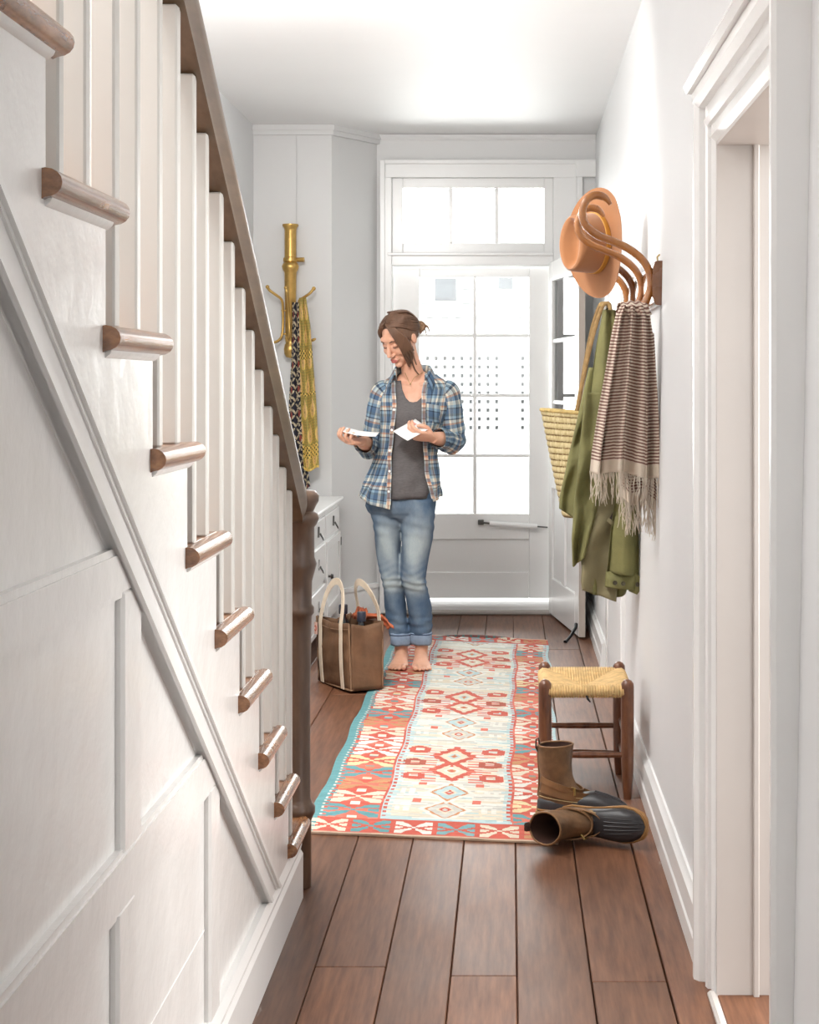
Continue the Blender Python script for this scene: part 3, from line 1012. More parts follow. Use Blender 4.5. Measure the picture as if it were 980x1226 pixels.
    # pull tab at the heel side of the collar, back seam
    MB().tube([(-.072, 0, .195), (-.081, 0, .212), (-.080, 0, .236), (-.073, 0, .240), (-.069, 0, .222)], [(.012, .002)] * 5, 8, up=(1, 0, 0)).build('pull_tab', M_lining, t, 60, Z)
    MB().tube([(-.0745, 0, .06), (-.0715, 0, .09), (-.0705, 0, .13), (-.0735, 0, .17), (-.0755, 0, .215)], .003, 6).build('back_seam', M_leather2, t, 60, Z)
    return t
b1_ = make_boot((.150, 4.80, .0085), (0, 0, -.16), 'brown leather duck boot with black rubber lower standing upright by the stool')
b1_.scale = (.93, .93, .96)
b2_ = make_boot((.212, 4.60, .052), (0, 0, 0), 'brown leather duck boot lying on its side in front of the upright boot')
th_ = math.radians(-33)
RM = Matrix(((math.cos(th_), 0, math.sin(th_)), (math.sin(th_), 0, -math.cos(th_)), (0, 1, 0)))
RM = Matrix.Rotation(-.10, 3, 'X') @ RM
b2_.rotation_euler = RM.to_euler()
b2_.scale = (.93, .93, .86)
# ================================================================== TOTE BAG
M_canvas = plain('brown_waxed_canvas', srgb(104, 74, 50), .75, var=.3, scale=9, bmp=.35, bscale=25, bdist=.01)
M_canvas_in = plain('bag_lining', srgb(70, 48, 34), .9)
M_strap = plain('cream_webbing', srgb(216, 200, 178), .8, var=.08, scale=30, bmp=.3, bscale=200)
M_piping = plain('brown_bag_piping', srgb(134, 104, 78), .8, var=.15)
def make_bag():
    A = Vector((-.669, 5.606 * K, .0088)); B = Vector((-.840, 5.86 * K, 0)); C_ = Vector((-.562, 5.68 * K, 0))
    u = (B - A); Lm = u.length; u.normalize()
    w = Vector((-u.y, u.x, 0)); 
    if w.dot(C_ - A) < 0: w = -w
    Wd = .145
    bag = thing('tote_bag', 'brown waxed canvas tote bag with cream handles standing on the floor', 'bag', A + u * Lm / 2 + w * Wd / 2)
    H = .285
    def pt(a, b, z): return A + u * a + w * b + Vector((0, 0, z))
    # body walls, gently bulging
    nz, n = 14, 12
    def wall(fn, cols, name, m=M_canvas, parent=bag, th=.004):
        rows = []
        for j in range(nz + 1):
            rows.append([fn(i / cols, j / nz) for i in range(cols + 1)])
        mb = MB().grid(rows)
        o = mb.build(name, m, parent, 60)
        md = o.modifiers.new('thick', 'SOLIDIFY'); md.thickness = th; md.offset = 0
        return o
    def bul(s, t): return math.sin(PI * s) * (.5 + .5 * math.sin(PI * min(1, t * 1.1)))
    topw = .9
    def z_of(t, dip): return .004 + (H - dip) * t
    wr_ = lambda s, t: .004 * math.sin(s * 17 + t * 9) * t + .003 * math.sin(t * 23 + s * 5)
    front = wall(lambda s, t: pt(Lm * s, -.016 * bul(s, t) + wr_(s, t) - .010 * t, z_of(t, .012 * math.sin(PI * s))), n, 'front_panel')
    wall(lambda s, t: pt(Lm * s, Wd + .016 * bul(s, t) + wr_(s, t), z_of(t, .012 * math.sin(PI * s))), n, 'back_panel')
    def gus(sgn, a0):
        def f(s, t):
            fold = (.5 - abs(s - .5)) * 2
            return pt(a0 + sgn * (.014 * math.sin(PI * s) * (1 - t) - .026 * fold * t ** 1.5) + wr_(s, t) * .6, Wd * s, z_of(t, .004 + .016 * fold * t))
        return f
    wall(gus(-1, 0), 10, 'end_panel'); wall(gus(1, Lm), 10, 'end_panel')
    MB().add([pt(0, 0, .006), pt(Lm, 0, .006), pt(Lm, Wd, .006), pt(0, Wd, .006), pt(0, 0, .002), pt(Lm, 0, .002), pt(Lm, Wd, .002), pt(0, Wd, .002)],
             [(0, 1, 2, 3), (7, 6, 5, 4), (0, 4, 5, 1), (1, 5, 6, 2), (2, 6, 7, 3), (3, 7, 4, 0)]).build('bottom_panel', M_canvas_in, bag)
    for a, b in ((0, 0), (Lm, 0), (0, Wd), (Lm, Wd)):
        MB().tube([pt(a, b, .004 + k / 8 * (H - .004)) + w * (-.010 * k / 8 if b == 0 else 0) for k in range(9)], .0042, 6).build('piping', M_piping, bag, 60)
    for a, b, c, d in ((0, 0, Lm, 0), (0, Wd, Lm, Wd), (0, 0, 0, Wd), (Lm, 0, Lm, Wd)):
        MB().tube([pt(a + (c - a) * k / 6, b + (d - b) * k / 6, .006) + w * ((-.016 if b == 0 else .016) * math.sin(PI * k / 6) * .5 if b == d else 0) for k in range(7)], .0045, 6).build('piping', M_piping, bag, 60)
    hemt = MB()
    hemt.tube([pt(Lm * k / 8, -.010, H - .018 - .012 * math.sin(PI * k / 8) - .004) + w * (-.016 * .5 * math.sin(PI * k / 8) - .005) for k in range(9)], .0016, 5)
    hemt.build('hem_stitching', M_piping, bag, 60)
    # handles: webbing sewn up the panel then an arch
    def handle(b, off, top, lean):
        a0, a1 = Lm * .17, Lm * .80
        def fs(a, t):   # front-panel offset
            s = a / Lm
            return b + off * (.016 * bul(s, t) + .0065 + (.010 * t if off < 0 else 0)) * 1.0
        pts = []
        up = []
        for k in range(8): t = k / 7; pts.append(pt(a0, b + off * (.016 * bul(a0 / Lm, t) + .008 + (.010 * t if off < 0 else 0)), .006 + (H - .016) * t))
        arch = []
        for k in range(1, 12):
            g = PI * k / 12
            arch.append(pt(a0 + (a1 - a0) * (1 - math.cos(g)) / 2, b + off * (.02 - lean * math.sin(g)), H - .01 + top * math.sin(g) ** .8))
        down = []
        for k in range(7, -1, -1): t = k / 7; down.append(pt(a1, b + off * (.016 * bul(a1 / Lm, t) + .008 + (.010 * t if off < 0 else 0)), .006 + (H - .016) * t))
        path = [Vector(p) for p in spline(pts + arch + down, 60)]
        # a flat strap 3 cm wide, 3 mm thick: width direction along the panel and rotating through the arch
        rings = []
        for i, p in enumerate(path):
            tg = (path[min(59, i + 1)] - path[max(0, i - 1)]).normalized()
            side_ = w.cross(tg)
            if side_.length < .05: side_ = u.copy()
            side_.normalize(); nn_ = tg.cross(side_)
            rings.append([p + side_ * .015 + nn_ * .0016, p - side_ * .015 + nn_ * .0016, p - side_ * .015 - nn_ * .0016, p + side_ * .015 - nn_ * .0016])
        MB().loft(rings).build('handle', M_strap, bag, 40)
    handle(0, -1, .175, .03); handle(Wd, 1, .165, .05)
    # small sewn label at the top corner of the front panel
    lb = MB()
    c = pt(Lm * .93, -.024, H - .05)
    def lp(a, z, e): return pt(Lm * .93 + a, -.0235 - e, H - .05 + z)
    lb.add([lp(-.016, -.026, 0), lp(.016, -.026, 0), lp(.016, .026, 0), lp(-.016, .026, 0), lp(-.016, -.026, .002), lp(.016, -.026, .002), lp(.016, .026, .002), lp(-.016, .026, .002)],
           [(0, 1, 2, 3), (7, 6, 5, 4), (0, 4, 5, 1), (1, 5, 6, 2), (2, 6, 7, 3), (3, 7, 4, 0)])
    lo = lb.build('sewn_label', plain('pink_label', srgb(226, 186, 170), .8), bag)
    em = MB()
    ringp = [lp(.009 * math.cos(g), .011 * math.sin(g), .003) for g in np.linspace(0.6, 2 * PI - .6, 12)]
    em.tube(ringp, .0022, 5); em.build('emblem', plain('red_emblem', srgb(178, 84, 66), .8), lo)
    # the things inside it
    dark = plain('dark_bottle_glass', (.012, .018, .022), .12, coat=.5); capm = plain('navy_bottle_cap', srgb(40, 44, 58), .35)
    for (a, b, hh, lab) in ((Lm * .62, Wd * .40, .335, 'dark bottle with a navy cap in the tote, nearer the newel post'), (Lm * .16, Wd * .50, .318, 'dark bottle with a navy cap in the tote, nearer the woman')):
        p = pt(a, b, .008)
        bt = thing('bottle', lab, 'bottle', p, 'bottles in the tote bag')
        MB().lathe([(.028, 0), (.030, .004), (.030, hh - .10), (.024, hh - .075), (.014, hh - .055), (.0135, hh - .034)], p, 20).build('bottle_body', dark, bt, 60)
        MB().lathe([(.0185, hh - .040), (.019, hh - .036), (.019, hh - .004), (.017, hh)], p, 20).build('bottle_cap', capm, bt, 60)
    M_or = plain('rust_orange_cloth', srgb(176, 92, 58), .85, var=.2, scale=10, bmp=.3, bscale=40)
    rows = []
    for j in range(22):
        s = j / 21
        row = []
        for i in range(9):
            q = i / 8 - .5
            if s < .45:
                a = Lm * (.62 - .55 * s) + q * .09; b = Wd * (.78 + .1 * math.sin(s * 7)); z = .265 + .055 * math.sin(s * PI * 1.6 + .3) + .012 * math.sin(i * 2.0 + j)
            else:
                f = (s - .45) / .55 * .62
                a = Lm * (.37 - .36 * f) + q * (.09 + .03 * f); b = Wd + .030 + .035 * f + .006 * math.sin(i * 1.7 + j * .6); z = .298 - .085 * f ** 1.3 + .008 * math.sin(i * 1.5)
            row.append(pt(a, b, max(.008, z)))
        rows.append(row)
    cl_ = MB().grid(rows).build('cloth', M_or, None, 80, org=pt(Lm * .4, Wd, .0))
    md = cl_.modifiers.new('thick', 'SOLIDIFY'); md.thickness = .004
    tag(cl_, 'rust orange cloth spilling over the far edge of the brown tote', 'cloth')
make_bag()

# ================================================================== SIDEBOARD
def make_sideboard():
    xf = -.930; y1 = 7.20 * K; y0 = 5.55 * K
    sb = thing('sideboard', 'white painted sideboard with dark metal pulls against the stair side', 'cabinet', ((xf + XL) / 2, (y0 + y1) / 2, 0))
    zt = .695
    MB().box(XL + .015, xf, y0, y1, .11, zt - .03, .004).build('carcass', M_trim, sb)
    tp = MB().box(XL + .01, xf + .030, y0 - .03, y1 + .02, zt - .018, zt, .005)
    tp.box(XL + .01, xf + .018, y0 - .018, y1 + .012, zt - .034, zt - .016, .005)
    tp.build('top', M_trim, sb)
    for y in (y0 + .03, y1 - .03):
        for x in (XL + .05, xf - .03):
            MB().lathe([(.018, 0), (.024, .05), (.03, .115)], (x, y, 0), 10).build('leg', M_trim, sb, 60)
    MB().box(xf - .01, xf + .006, y0, y1, .095, .125, .004).build('plinth_rail', M_trim, sb)
    # bays, far to near
    nb = 3
    bw = (y1 - y0 - .06) / nb
    def pull(y, z, par, kind):
        if kind == 'drop':
            MB().prism([(y - .018, z - .022), (y + .018, z - .022), (y, z + .028)], 'x', xf + .012, xf + .020).build('pull', M_pewter, par)
            MB().tube([(xf + .022, y - .014, z - .004), (xf + .036, y - .010, z - .028), (xf + .038, y, z - .036), (xf + .036, y + .010, z - .028), (xf + .022, y + .014, z - .004)], .003, 6).build('ring', M_pewter, par, 60)
        else:
            MB().tube([(xf + .012, y, z), (xf + .030, y, z), (xf + .034, y, z), (xf + .046, y, z)], [.006, .006, .014, .010], 12).build('knob', M_pewter, par, 60)
    for b in range(nb):
        ya = y1 - .03 - (b + 1) * bw + .012; yb = y1 - .03 - b * bw - .012
        dr = MB().box(xf - .004, xf + .012, ya, yb, .535, .645, .004).build('drawer', M_trim, sb)
        pull((ya + yb) / 2, .592, dr, 'drop')
        if b == 0:
            do = MB().box(xf - .004, xf + .012, ya, yb, .135, .515, .004)
            do = do.build('door', M_trim, sb)
            for (a, c, e, f) in ((ya, ya + .05, .135, .515), (yb - .05, yb, .135, .515), (ya + .05, yb - .05, .135, .185), (ya + .05, yb - .05, .465, .515)):
                MB().box(xf + .008, xf + .020, a, c, e, f, .003).build('door_frame', M_trim, do)
            pull(ya + .03, .34, do, 'knob')
            for z in (.2, .46): MB().box(xf + .010, xf + .024, yb - .004, yb + .008, z - .022, z + .022, .002).build('hinge', M_pewter, do)
        else:
            for z0, z1 in ((.335, .515), (.135, .315)):
                d = MB().box(xf - .004, xf + .014, ya, yb, z0, z1, .004).build('drawer', M_trim, sb)
                pull((ya + yb) / 2, (z0 + z1) / 2 + .01, d, 'drop')
    # the dark turned dish on its top
    p = Vector((-1.08, 6.35 * K, zt))
    dd = MB().lathe([(.05, 0), (.055, .006), (.02, .014), (.018, .035), (.045, .05), (.062, .075), (.058, .078), (.03, .058), (0, .055)], p, 20).build('wooden_dish', M_newel, None, 60, org=p)
    tag(dd, 'small dark turned wooden dish on the white sideboard behind the handrail', 'dish')
make_sideboard()
# ================================================================== BRASS COAT RAIL ON THE CLOSET
M_brass2 = plain('old_brass', srgb(196, 160, 92), .34, .8, var=.2, scale=20, bmp=.05)
def make_brass():
    y = YC - .07
    def q(px, py, o=0): return P(px, py, y + o)
    c = q(347.5, 350)
    z = lambda py: q(0, py).z
    t = thing('brass_coat_hook', 'tall brass post with curved coat hooks fixed to the grey panelled closet', 'coat rack', Vector((c.x, YC, z(430))))
    s = YC / F
    prof_px = [(0, 268.2), (9.3, 268.5), (9.6, 270.5), (7.5, 273), (7.0, 276), (7.0, 308), (8.4, 309), (8.6, 313), (7.4, 314), (9.0, 316), (10.2, 319), (9.2, 323), (7.8, 325), (7.2, 327), (6.2, 408), (5.6, 411), (7.0, 413), (7.8, 418), (7.2, 424), (5.2, 427.5), (0, 429)]
    MB().lathe([(r * s, z(p)) for r, p in reversed(prof_px)], (c.x, y, 0), 24).build('post', M_brass2, t, 50)
    MB().box(c.x - .012, c.x + .012, y, YC, z(420), z(280), .003).build('wall_plate', M_brass2, t)
    MB().tube([(c.x + .03, y, z(311)), (c.x + .075, y - .005, z(311))], [.012, .013], 12).build('peg', M_brass2, t, 60)
    def hook(pts, name='hook', r=.0075):
        p = spline([q(*a) for a in pts], 26)
        MB().tube(p, [r] * 24 + [r * 1.1, r * .5], 8).ball(p[0], r * 1.5, 10, 6).build(name, M_brass2, t, 60)
    hook([(320, 343.5, -.05), (323, 348, -.06), (330, 353, -.05), (337.5, 360, -.03), (338.5, 375, -.02), (338.5, 392, -.02), (336, 405, -.03), (328, 410, -.05), (322, 407, -.06)])
    hook([(375.5, 345.5, -.05), (371, 351, -.055), (364, 356, -.04), (357.5, 361, -.02), (356.5, 378, -.02), (357, 396, -.02), (362, 405, -.03), (371, 408, -.05), (378, 405.5, -.06)])
    hook([(342.2, 344.5, -.10), (343.5, 352, -.10), (345, 365, -.06), (346, 385, -.05), (346, 400, -.06), (344, 408, -.10), (342, 403, -.12)], 'front_hook')
    for yy in (372, 400):
        MB().box(q(337, 0).x, q(359, 0).x, y - .02, y, z(yy + 1), z(yy - 1), .002).build('collar', M_brass2, t)
make_brass()

def pat_scarf(name, label, top, cols_fn, mat, outline, y0, nu=44, nv=220, folds=3, amp=.016):
    """hanging cloth: outline rows (py, px_left, px_right) at depth y0, pleated in depth, colour per face"""
    tab = outline
    pys = np.linspace(tab[0][0], tab[-1][0], nv + 1)
    V = []
    for j, py in enumerate(pys):
        l, r = lerp_table(tab, py)
        for i in range(nu + 1):
            s = i / nu
            ph = folds * 2 * PI * s + .6 * math.sin(j * .02) 
            dy = amp * math.sin(ph) * (.5 + .5 * min(1, j / nv * 3)) - amp * .6 * math.sin(PI * s)
            p = P(l + (r - l) * s, py + 2.5 * math.sin(s * 5) * (j / nv), y0 + dy)
            V.append(tuple(p))
    W = nu + 1
    faces = [(j * W + i, j * W + i + 1, (j + 1) * W + i + 1, (j + 1) * W + i) for j in range(nv) for i in range(nu)]
    me = bpy.data.meshes.new(name); me.from_pydata(V, [], faces)
    ii, jj = np.meshgrid((np.arange(nu) + .5) / nu, (np.arange(nv) + .5) / nv)
    set_face_colors(me, cols_fn(ii, jj).reshape(-1, 3))
    o = link(name, me, mat, None, 180, org=P((outline[0][1] + outline[0][2]) / 2, outline[0][0], y0))
    md = o.modifiers.new('thick', 'SOLIDIFY'); md.thickness = .0035; md.offset = 0
    tag(o, label, 'scarf')
    return o

M_cot = attr_mat('printed_cotton', .85, .15, 300)
def navy(u, v):
    g = np.array(srgb(34, 34, 48)); w = np.array(srgb(206, 190, 160)); C = np.zeros(u.shape + (3,)); C[:] = g
    x = u * 1.7 + .2; y = v * 15
    for (ox, oy, ang, ln) in ((.25, .3, .7, .34), (.7, .15, -.8, .34), (.5, .6, .2, .32), (.1, .8, -.5, .3), (.85, .75, .9, .34), (.45, .95, 1.2, .26)):
        fx_ = np.mod(x, 1) - ox; fy_ = np.mod(y, 1) - oy
        c, s = math.cos(ang), math.sin(ang)
        a = fx_ * c + fy_ * s; b = -fx_ * s + fy_ * c
        C[(np.abs(a) < ln) & (np.abs(b) < .085 * (1 - (a / ln) ** 2))] = w
    C[(np.hypot(np.mod(x, 1) - .5, np.mod(y * .5, 1) - .5) < .13)] = np.array(srgb(150, 70, 60))
    return C
def paisley(u, v):
    och = np.array(srgb(206, 164, 84)); ol = np.array(srgb(158, 142, 74)); tanp = np.array(srgb(224, 184, 128)); dkc = np.array(srgb(86, 78, 30)); yel = np.array(srgb(226, 192, 104))
    C = np.zeros(u.shape + (3,)); C[:] = ol
    rows = v * 7.0
    x = u * 2.0 + .5 * np.mod(np.floor(rows), 2); fx_ = np.mod(x, 1) - .5; fy_ = np.mod(rows, 1) - .5
    d = np.hypot(fx_ * 1.0, (fy_ - .12) * 1.0 * .95)
    drop = (d < .30) | ((np.abs(fx_ - .10 * np.sin((fy_ + .45) * 4)) < .16 * (fy_ + .48) / .4) & (fy_ < .12) & (fy_ > -.46))
    C[drop] = yel
    d2 = np.hypot(fx_ * 1.0, (fy_ - .12))
    ins = (d2 < .225) | ((np.abs(fx_ - .10 * np.sin((fy_ + .45) * 4)) < .10 * (fy_ + .48) / .4) & (fy_ < .12) & (fy_ > -.38))
    C[ins] = tanp
    C[(d2 > .11) & (d2 < .14)] = och
    C[d2 < .05] = ol
    dots = (np.hypot(np.mod(u * 10, 1) - .5, np.mod(v * 60, 1) - .5) < .22) & ~drop
    C[dots] = och
    for v0, v1 in ((.30, .36), (.55, .57), (.855, .93)):
        m = (v > v0) & (v < v1); C[m] = yel
        m2 = m & (np.sin(u * 34) * np.sin(v * 230) > .15); C[m2] = dkc
    C[v > .985] = yel
    return C
pat_scarf('printed_scarf', 'navy scarf with cream leaf print hanging behind the yellow paisley one', None, navy, M_cot,
          [(362, 350, 358), (385, 350, 359), (430, 349, 360), (480, 346, 361), (530, 347, 364), (560, 355, 368), (585, 362, 371)], YC - .115, folds=2, amp=.010)
pat_scarf('printed_scarf', 'yellow and olive paisley scarf hanging from the brass coat hooks', None, paisley, M_cot,
          [(356.5, 358, 366), (368, 358, 367.5), (390, 358.5, 371), (430, 359, 374), (480, 360, 378), (530, 362, 380.5), (562, 364, 381.5)], YC - .155, folds=2, amp=.012)

# ================================================================== BENTWOOD RACK ON THE RIGHT WALL
M_bent = wood('bentwood_varnish', (0.24, 0.075, 0.014), (0.50, 0.20, 0.045), 0.25, (3, 3, 3), 3, False, objvar=0, coat=.6, bmp=.03)
M_bent2 = wood('dark_rail_varnish', (0.11, 0.036, 0.010), (0.26, 0.10, 0.03), 0.25, (3, 3, 3), 3, False, objvar=0, coat=.6, bmp=.03)
YR = [4.1 * K, 4.39 * K, 4.68 * K, 4.95 * K]
def make_rack():
    xw_ = xr(1.6)
    z0, z1 = P(0, 366, YR[0]).z, P(0, 313, YR[0]).z
    t = thing('bentwood_coat_rack', 'varnished bentwood coat rack with scrolled arms on the right wall', 'coat rack', (xw_, (YR[0] + YR[3]) / 2, (z0 + z1) / 2))
    pr = [(xw_ + .008, z0)]
    for k in range(13):
        g = -PI / 2 + PI * k / 12
        pr.append((xw_ - .012 - .018 * max(0, math.cos(g)) ** .6, (z0 + z1) / 2 + (z1 - z0) / 2 * math.sin(g)))
    pr.append((xw_ + .008, z1))
    MB().prism(pr, 'y', YR[0] - .03, YR[3] + .045).build('back_rail', M_bent2, t, 50)
    for yk in (YR[0] - .02, YR[3] + .02):
        MB().tube([(xw_ - .012, yk, z1 - .002), (xw_ - .014, yk, z1 + .012), (xw_ - .006, yk, z1 + .02)], .0025, 6).build('screw_hook', M_brass, t, 60)
    px = [(730.5, 245), (725, 237.5), (718, 234.3), (711, 234), (704, 237.5), (699, 244.5), (697, 254), (698.2, 264), (702, 271), (709, 277.5), (718, 283), (727, 286.5), (738, 291), (749, 296), (759, 302.5), (768.5, 311), (775, 321), (778.5, 333), (778, 346), (774, 358), (768.5, 368), (762, 375), (756, 378), (750, 376)]
    for yk in YR:
        p = spline([P(a, b, YR[0]) + Vector((0, yk - YR[0], 0)) for a, b in px], 90)
        dx_ = xr(1.6) - xr(1.6)
        rad = []
        for i in range(90):
            f = i / 89
            r = .0125
            if f < .07: r = .006 + .0065 * f / .07
            if f > .94: r = .0125 - .006 * (f - .94) / .06
            rad.append((r * 1.1, r))
        MB().tube(p, rad, 10).build('arm', M_bent, t, 70)
make_rack()

# ---- felt hat on the third arm
M_felt = plain('tan_felt', srgb(164, 110, 68), .9, var=.10, scale=8, bmp=.2, bscale=250, bdist=.001, sheen=.4)
M_band = plain('ochre_ribbon', srgb(206, 150, 62), .6, var=.1)
def make_hat():
    ctr = P(713, 291, 4.60 * K)
    ax = Vector((-.80, -.58, -.06)).normalized()
    long_ = Vector((0.16, -.05, 1.0)); long_ = (long_ - ax * long_.dot(ax)).normalized()
    sh = ax.cross(long_)
    h = thing('felt_hat', 'tan felt brimmed hat with an ochre ribbon hanging on the bentwood rack', 'hat', ctr)
    def w(a, b, c): return ctr + long_ * a + sh * b + ax * c
    n = 48
    def ring(ra, rb, c, fn=None):
        r = []
        for k in range(n):
            g = 2 * PI * k / n
            a, b, cc = ra * math.cos(g), rb * math.sin(g), c
            if fn: a, b, cc = fn(g, a, b, cc)
            r.append(w(a, b, cc))
        return r
    BA, BB, CA, CB = .190, .158, .104, .084
    curl = lambda f: (lambda g, a, b, c: (a, b * (1 - .04 * f * abs(math.sin(g)) ** 2), c + .012 * f ** 2 * abs(math.sin(g)) ** 3 - .012 * f * abs(math.cos(g)) ** 3))
    brim = []
    for f in (0, .3, .6, .85, 1.0):
        brim.append(ring(CA + (BA - CA) * f, CB + (BB - CB) * f, .0, curl(f)))
    under = []
    for f in (1.0, .85, .6, .3, 0):
        under.append(ring(CA + (BA - CA) * f - .002, CB + (BB - CB) * f - .002, -.004, curl(f)))
    MB().loft(brim + under, True, False).build('brim', M_felt, h, 80)
    def dent(d):
        def fn(g, a, b, c):
            s = abs(math.sin(g))
            return a, b, c - d * (max(0, math.cos(g)) * .3 + .0)
        return fn
    crown = [ring(CA, CB, 0), ring(CA * .985, CB * .98, .03), ring(CA * .955, CB * .93, .065), ring(CA * .93, CB * .87, .092, dent(.010)), ring(CA * .90, CB * .78, .108, dent(.014)), ring(CA * .84, CB * .66, .113, dent(.016)),
             ring(CA * .76, CB * .48, .104, dent(.016)), ring(CA * .66, CB * .28, .088, dent(.014)), ring(CA * .50, CB * .12, .080, dent(.012)), ring(CA * .2, CB * .04, .078, dent(.01))]
    c_ = MB().loft(crown, True, True).build('crown', M_felt, h, 80)
    md = c_.modifiers.new('thick', 'SOLIDIFY'); md.thickness = .003; md.offset = -1
    bd = [ring(CA + .0015, CB + .0015, .002), ring(CA * .995 + .003, CB * .99 + .003, .003), ring(CA * .988 + .003, CB * .985 + .003, .020), ring(CA * .985 + .001, CB * .98 + .001, .021)]
    b_ = MB().loft(bd, True, False).build('ribbon', M_band, h, 60)
    MB().tube([w(.06, .062, .004), w(.05, .070, .012), w(.045, .071, .020)], [.004, .008, .004], 8).build('ribbon_knot', plain('dark_ribbon_knot', srgb(70, 48, 30), .8), b_, 60)
make_hat()

# ================================================================== STRIPED SCARF over the first arm
def make_striped():
    m, nt, b = new_mat('striped_linen')
    tc = node(nt, 'ShaderNodeUVMap'); sx = node(nt, 'ShaderNodeSeparateXYZ'); nt.links.new(tc.outputs[0], sx.inputs[0])
    v = sx.outputs['Y']
    wv = noise_tex(nt, coords(nt, (8, 8, 8)), 3, 2)
    vv = math_n(nt, 'ADD', v, math_n(nt, 'MULTIPLY', wv, .006))
    fr = math_n(nt, 'FRACT', math_n(nt, 'MULTIPLY', vv, 88))
    stripe = math_n(nt, 'GREATER_THAN', fr, .50)
    endc = math_n(nt, 'LESS_THAN', v, .0)
    stripe = math_n(nt, 'MULTIPLY', stripe, math_n(nt, 'SUBTRACT', 1, endc))
    c = mix(nt, stripe, srgb(222, 208, 190), srgb(132, 96, 86))
    nt.links.new(c, b.inputs['Base Color']); b.inputs['Roughness'].default_value = .9
    bump(nt, b, noise_tex(nt, coords(nt, (1, 1, 1)), 260, 3), .3, .002)
    M_fr = plain('scarf_fringe', srgb(216, 204, 188), .9)
    t = thing('striped_scarf', 'cream and plum striped linen scarf with a knotted fringe over the nearest rack arm', 'scarf', P(757, 372, YR[0]))
    Y0 = YR[0]
    def layer(outl, Yf, vlen, folds, amp, name, seed, hem_wave):
        rng = random.Random(seed)
        nu, nv = 70, 60
        rows = []; uv = []
        ph = [rng.uniform(0, 6) for _ in range(4)]
        ptop = outl[0][0]
        bottoms = []
        for j in range(nv + 1):
            t_ = j / nv
            row = []
            for i in range(nu + 1):
                s = i / nu
                pyb = outl[-1][0] + hem_wave * math.sin(s * 9 + ph[3]) + (outl[-1][3] if len(outl[-1]) > 3 else 0) * (s - .5)
                py = ptop + (pyb - ptop) * t_
                l, r = lerp_table([o[:3] for o in outl], min(outl[-1][0], ptop + (outl[-1][0] - ptop) * t_))
                ss = s + .035 * math.sin(2 * PI * folds * s + ph[2])
                p = P(l + (r - l) * ss, py, Y0)
                g = 2 * PI * folds * s + ph[0] + .8 * math.sin(t_ * 2.2 + ph[1])
                a = amp * (.55 + .45 * t_)
                dy = Yf - a * math.sin(g) - a * .5 * math.sin(2.3 * g + 1)
                if t_ < .12:     # rolls over the arm
                    dy = dy + (0) 
                row.append(Vector((p.x, Y0 + dy, p.z)))
                uv.append((s, (1 - t_) * vlen - .045))
            rows.append(row)
        o = MB().grid(rows, uv).build(name, m, t, 180)
        md = o.modifiers.new('thick', 'SOLIDIFY'); md.thickness = .003; md.offset = 0
        fr_ = MB()
        last = rows[-1]
        for i in range(0, nu + 1):
            p = last[i]; n = 7
            ln = rng.uniform(.055, .10); sx_ = rng.uniform(-.0022, .0022); sy_ = rng.uniform(-.001, .001)
            pts = [p + Vector((sx_ * k + .0022 * math.sin(k * 1.1 + i), sy_ * k - .0006 * k, -ln * k / n)) for k in range(n + 1)]
            fr_.tube([pts[0] + Vector((0, 0, .004))] + pts[1:], [.0013, .0022, .0013, .0015, .0012, .0014, .0012, .0007], 5)
        f = fr_.build('fringe', M_fr, o, 60); f['kind'] = 'stuff'
    layer([(398, 742, 785), (430, 740, 787), (500, 742, 788), (560, 744, 789), (605, 745, 790, 14)], .045, 1.05 * .62, 4, .014, 'back_fall', 5, 5)
    layer([(366, 742, 771), (378, 736, 776), (400, 731, 779), (450, 722, 783), (500, 713, 786), (545, 706, 787), (567, 704, 787, 8)], -.035, .60, 3, .026, 'front_fall', 2, 3)
    # the roll over the arm
    rows = []; uv = []
    for j in range(13):
        g = PI * j / 12
        row = []
        for i in range(41):
            s = i / 40
            x0, x1 = 741 + 3 * math.cos(g), 773 + 6 * (1 - math.sin(g))
            p = P(x0 + (x1 - x0) * s, 366, Y0)
            zz = -.006 + .014 * math.sin(g) + .005 * math.sin(PI * s) + .003 * math.sin(s * 20)
            row.append(Vector((p.x, Y0 - .035 * math.cos(g) + .005 * math.sin(s * 20), p.z + zz - .025 * abs(math.cos(g)) ** 3)))
            uv.append((s, .6 + .09 * j / 12))
        rows.append(row)
    o = MB().grid(rows, uv).build('over_arm', m, t, 180)
    md = o.modifiers.new('thick', 'SOLIDIFY'); md.thickness = .003; md.offset = 0
make_striped()

# ================================================================== WALL HOOKS, BASKET, JACKET
M_cer = plain('white_ceramic', (.86, .85, .82), .12, coat=.6)
YH = 5.22 * K
def make_hook(Yk, zo, lab):
    c = P(722, 372 + zo, Yk); xw_ = xr(1.6) - .024
    t = thing('ceramic_coat_hook', lab, 'hook', (xw_, Yk, c.z))
    MB().box(xw_ - .006, xw_ + .001, Yk - .014, Yk + .014, c.z - .05, c.z + .05, .003).build('plate', M_black, t)
    for dz_, ln in ((.03, 1.0), (-.025, .72)):
        end = Vector((xw_ + (c.x - xw_) * ln, Yk, c.z + dz_ * .5))
        p = spline([(xw_ - .003, Yk, c.z + dz_ * .4), (xw_ - .04, Yk, c.z + dz_ * .4 - .022), (end.x + .02, Yk, end.z - .012), tuple(end)], 14)
        a = MB().tube(p, .005, 8).build('hook_arm', M_black, t, 60)
        MB().ball(end, (.014, .014, .014), 14, 9).build('knob', M_cer, a, 180)
        MB().ball(end + Vector((-.009, -.008, .004)), .006, 10, 6).build('knob_screw', M_brass, a, 180)
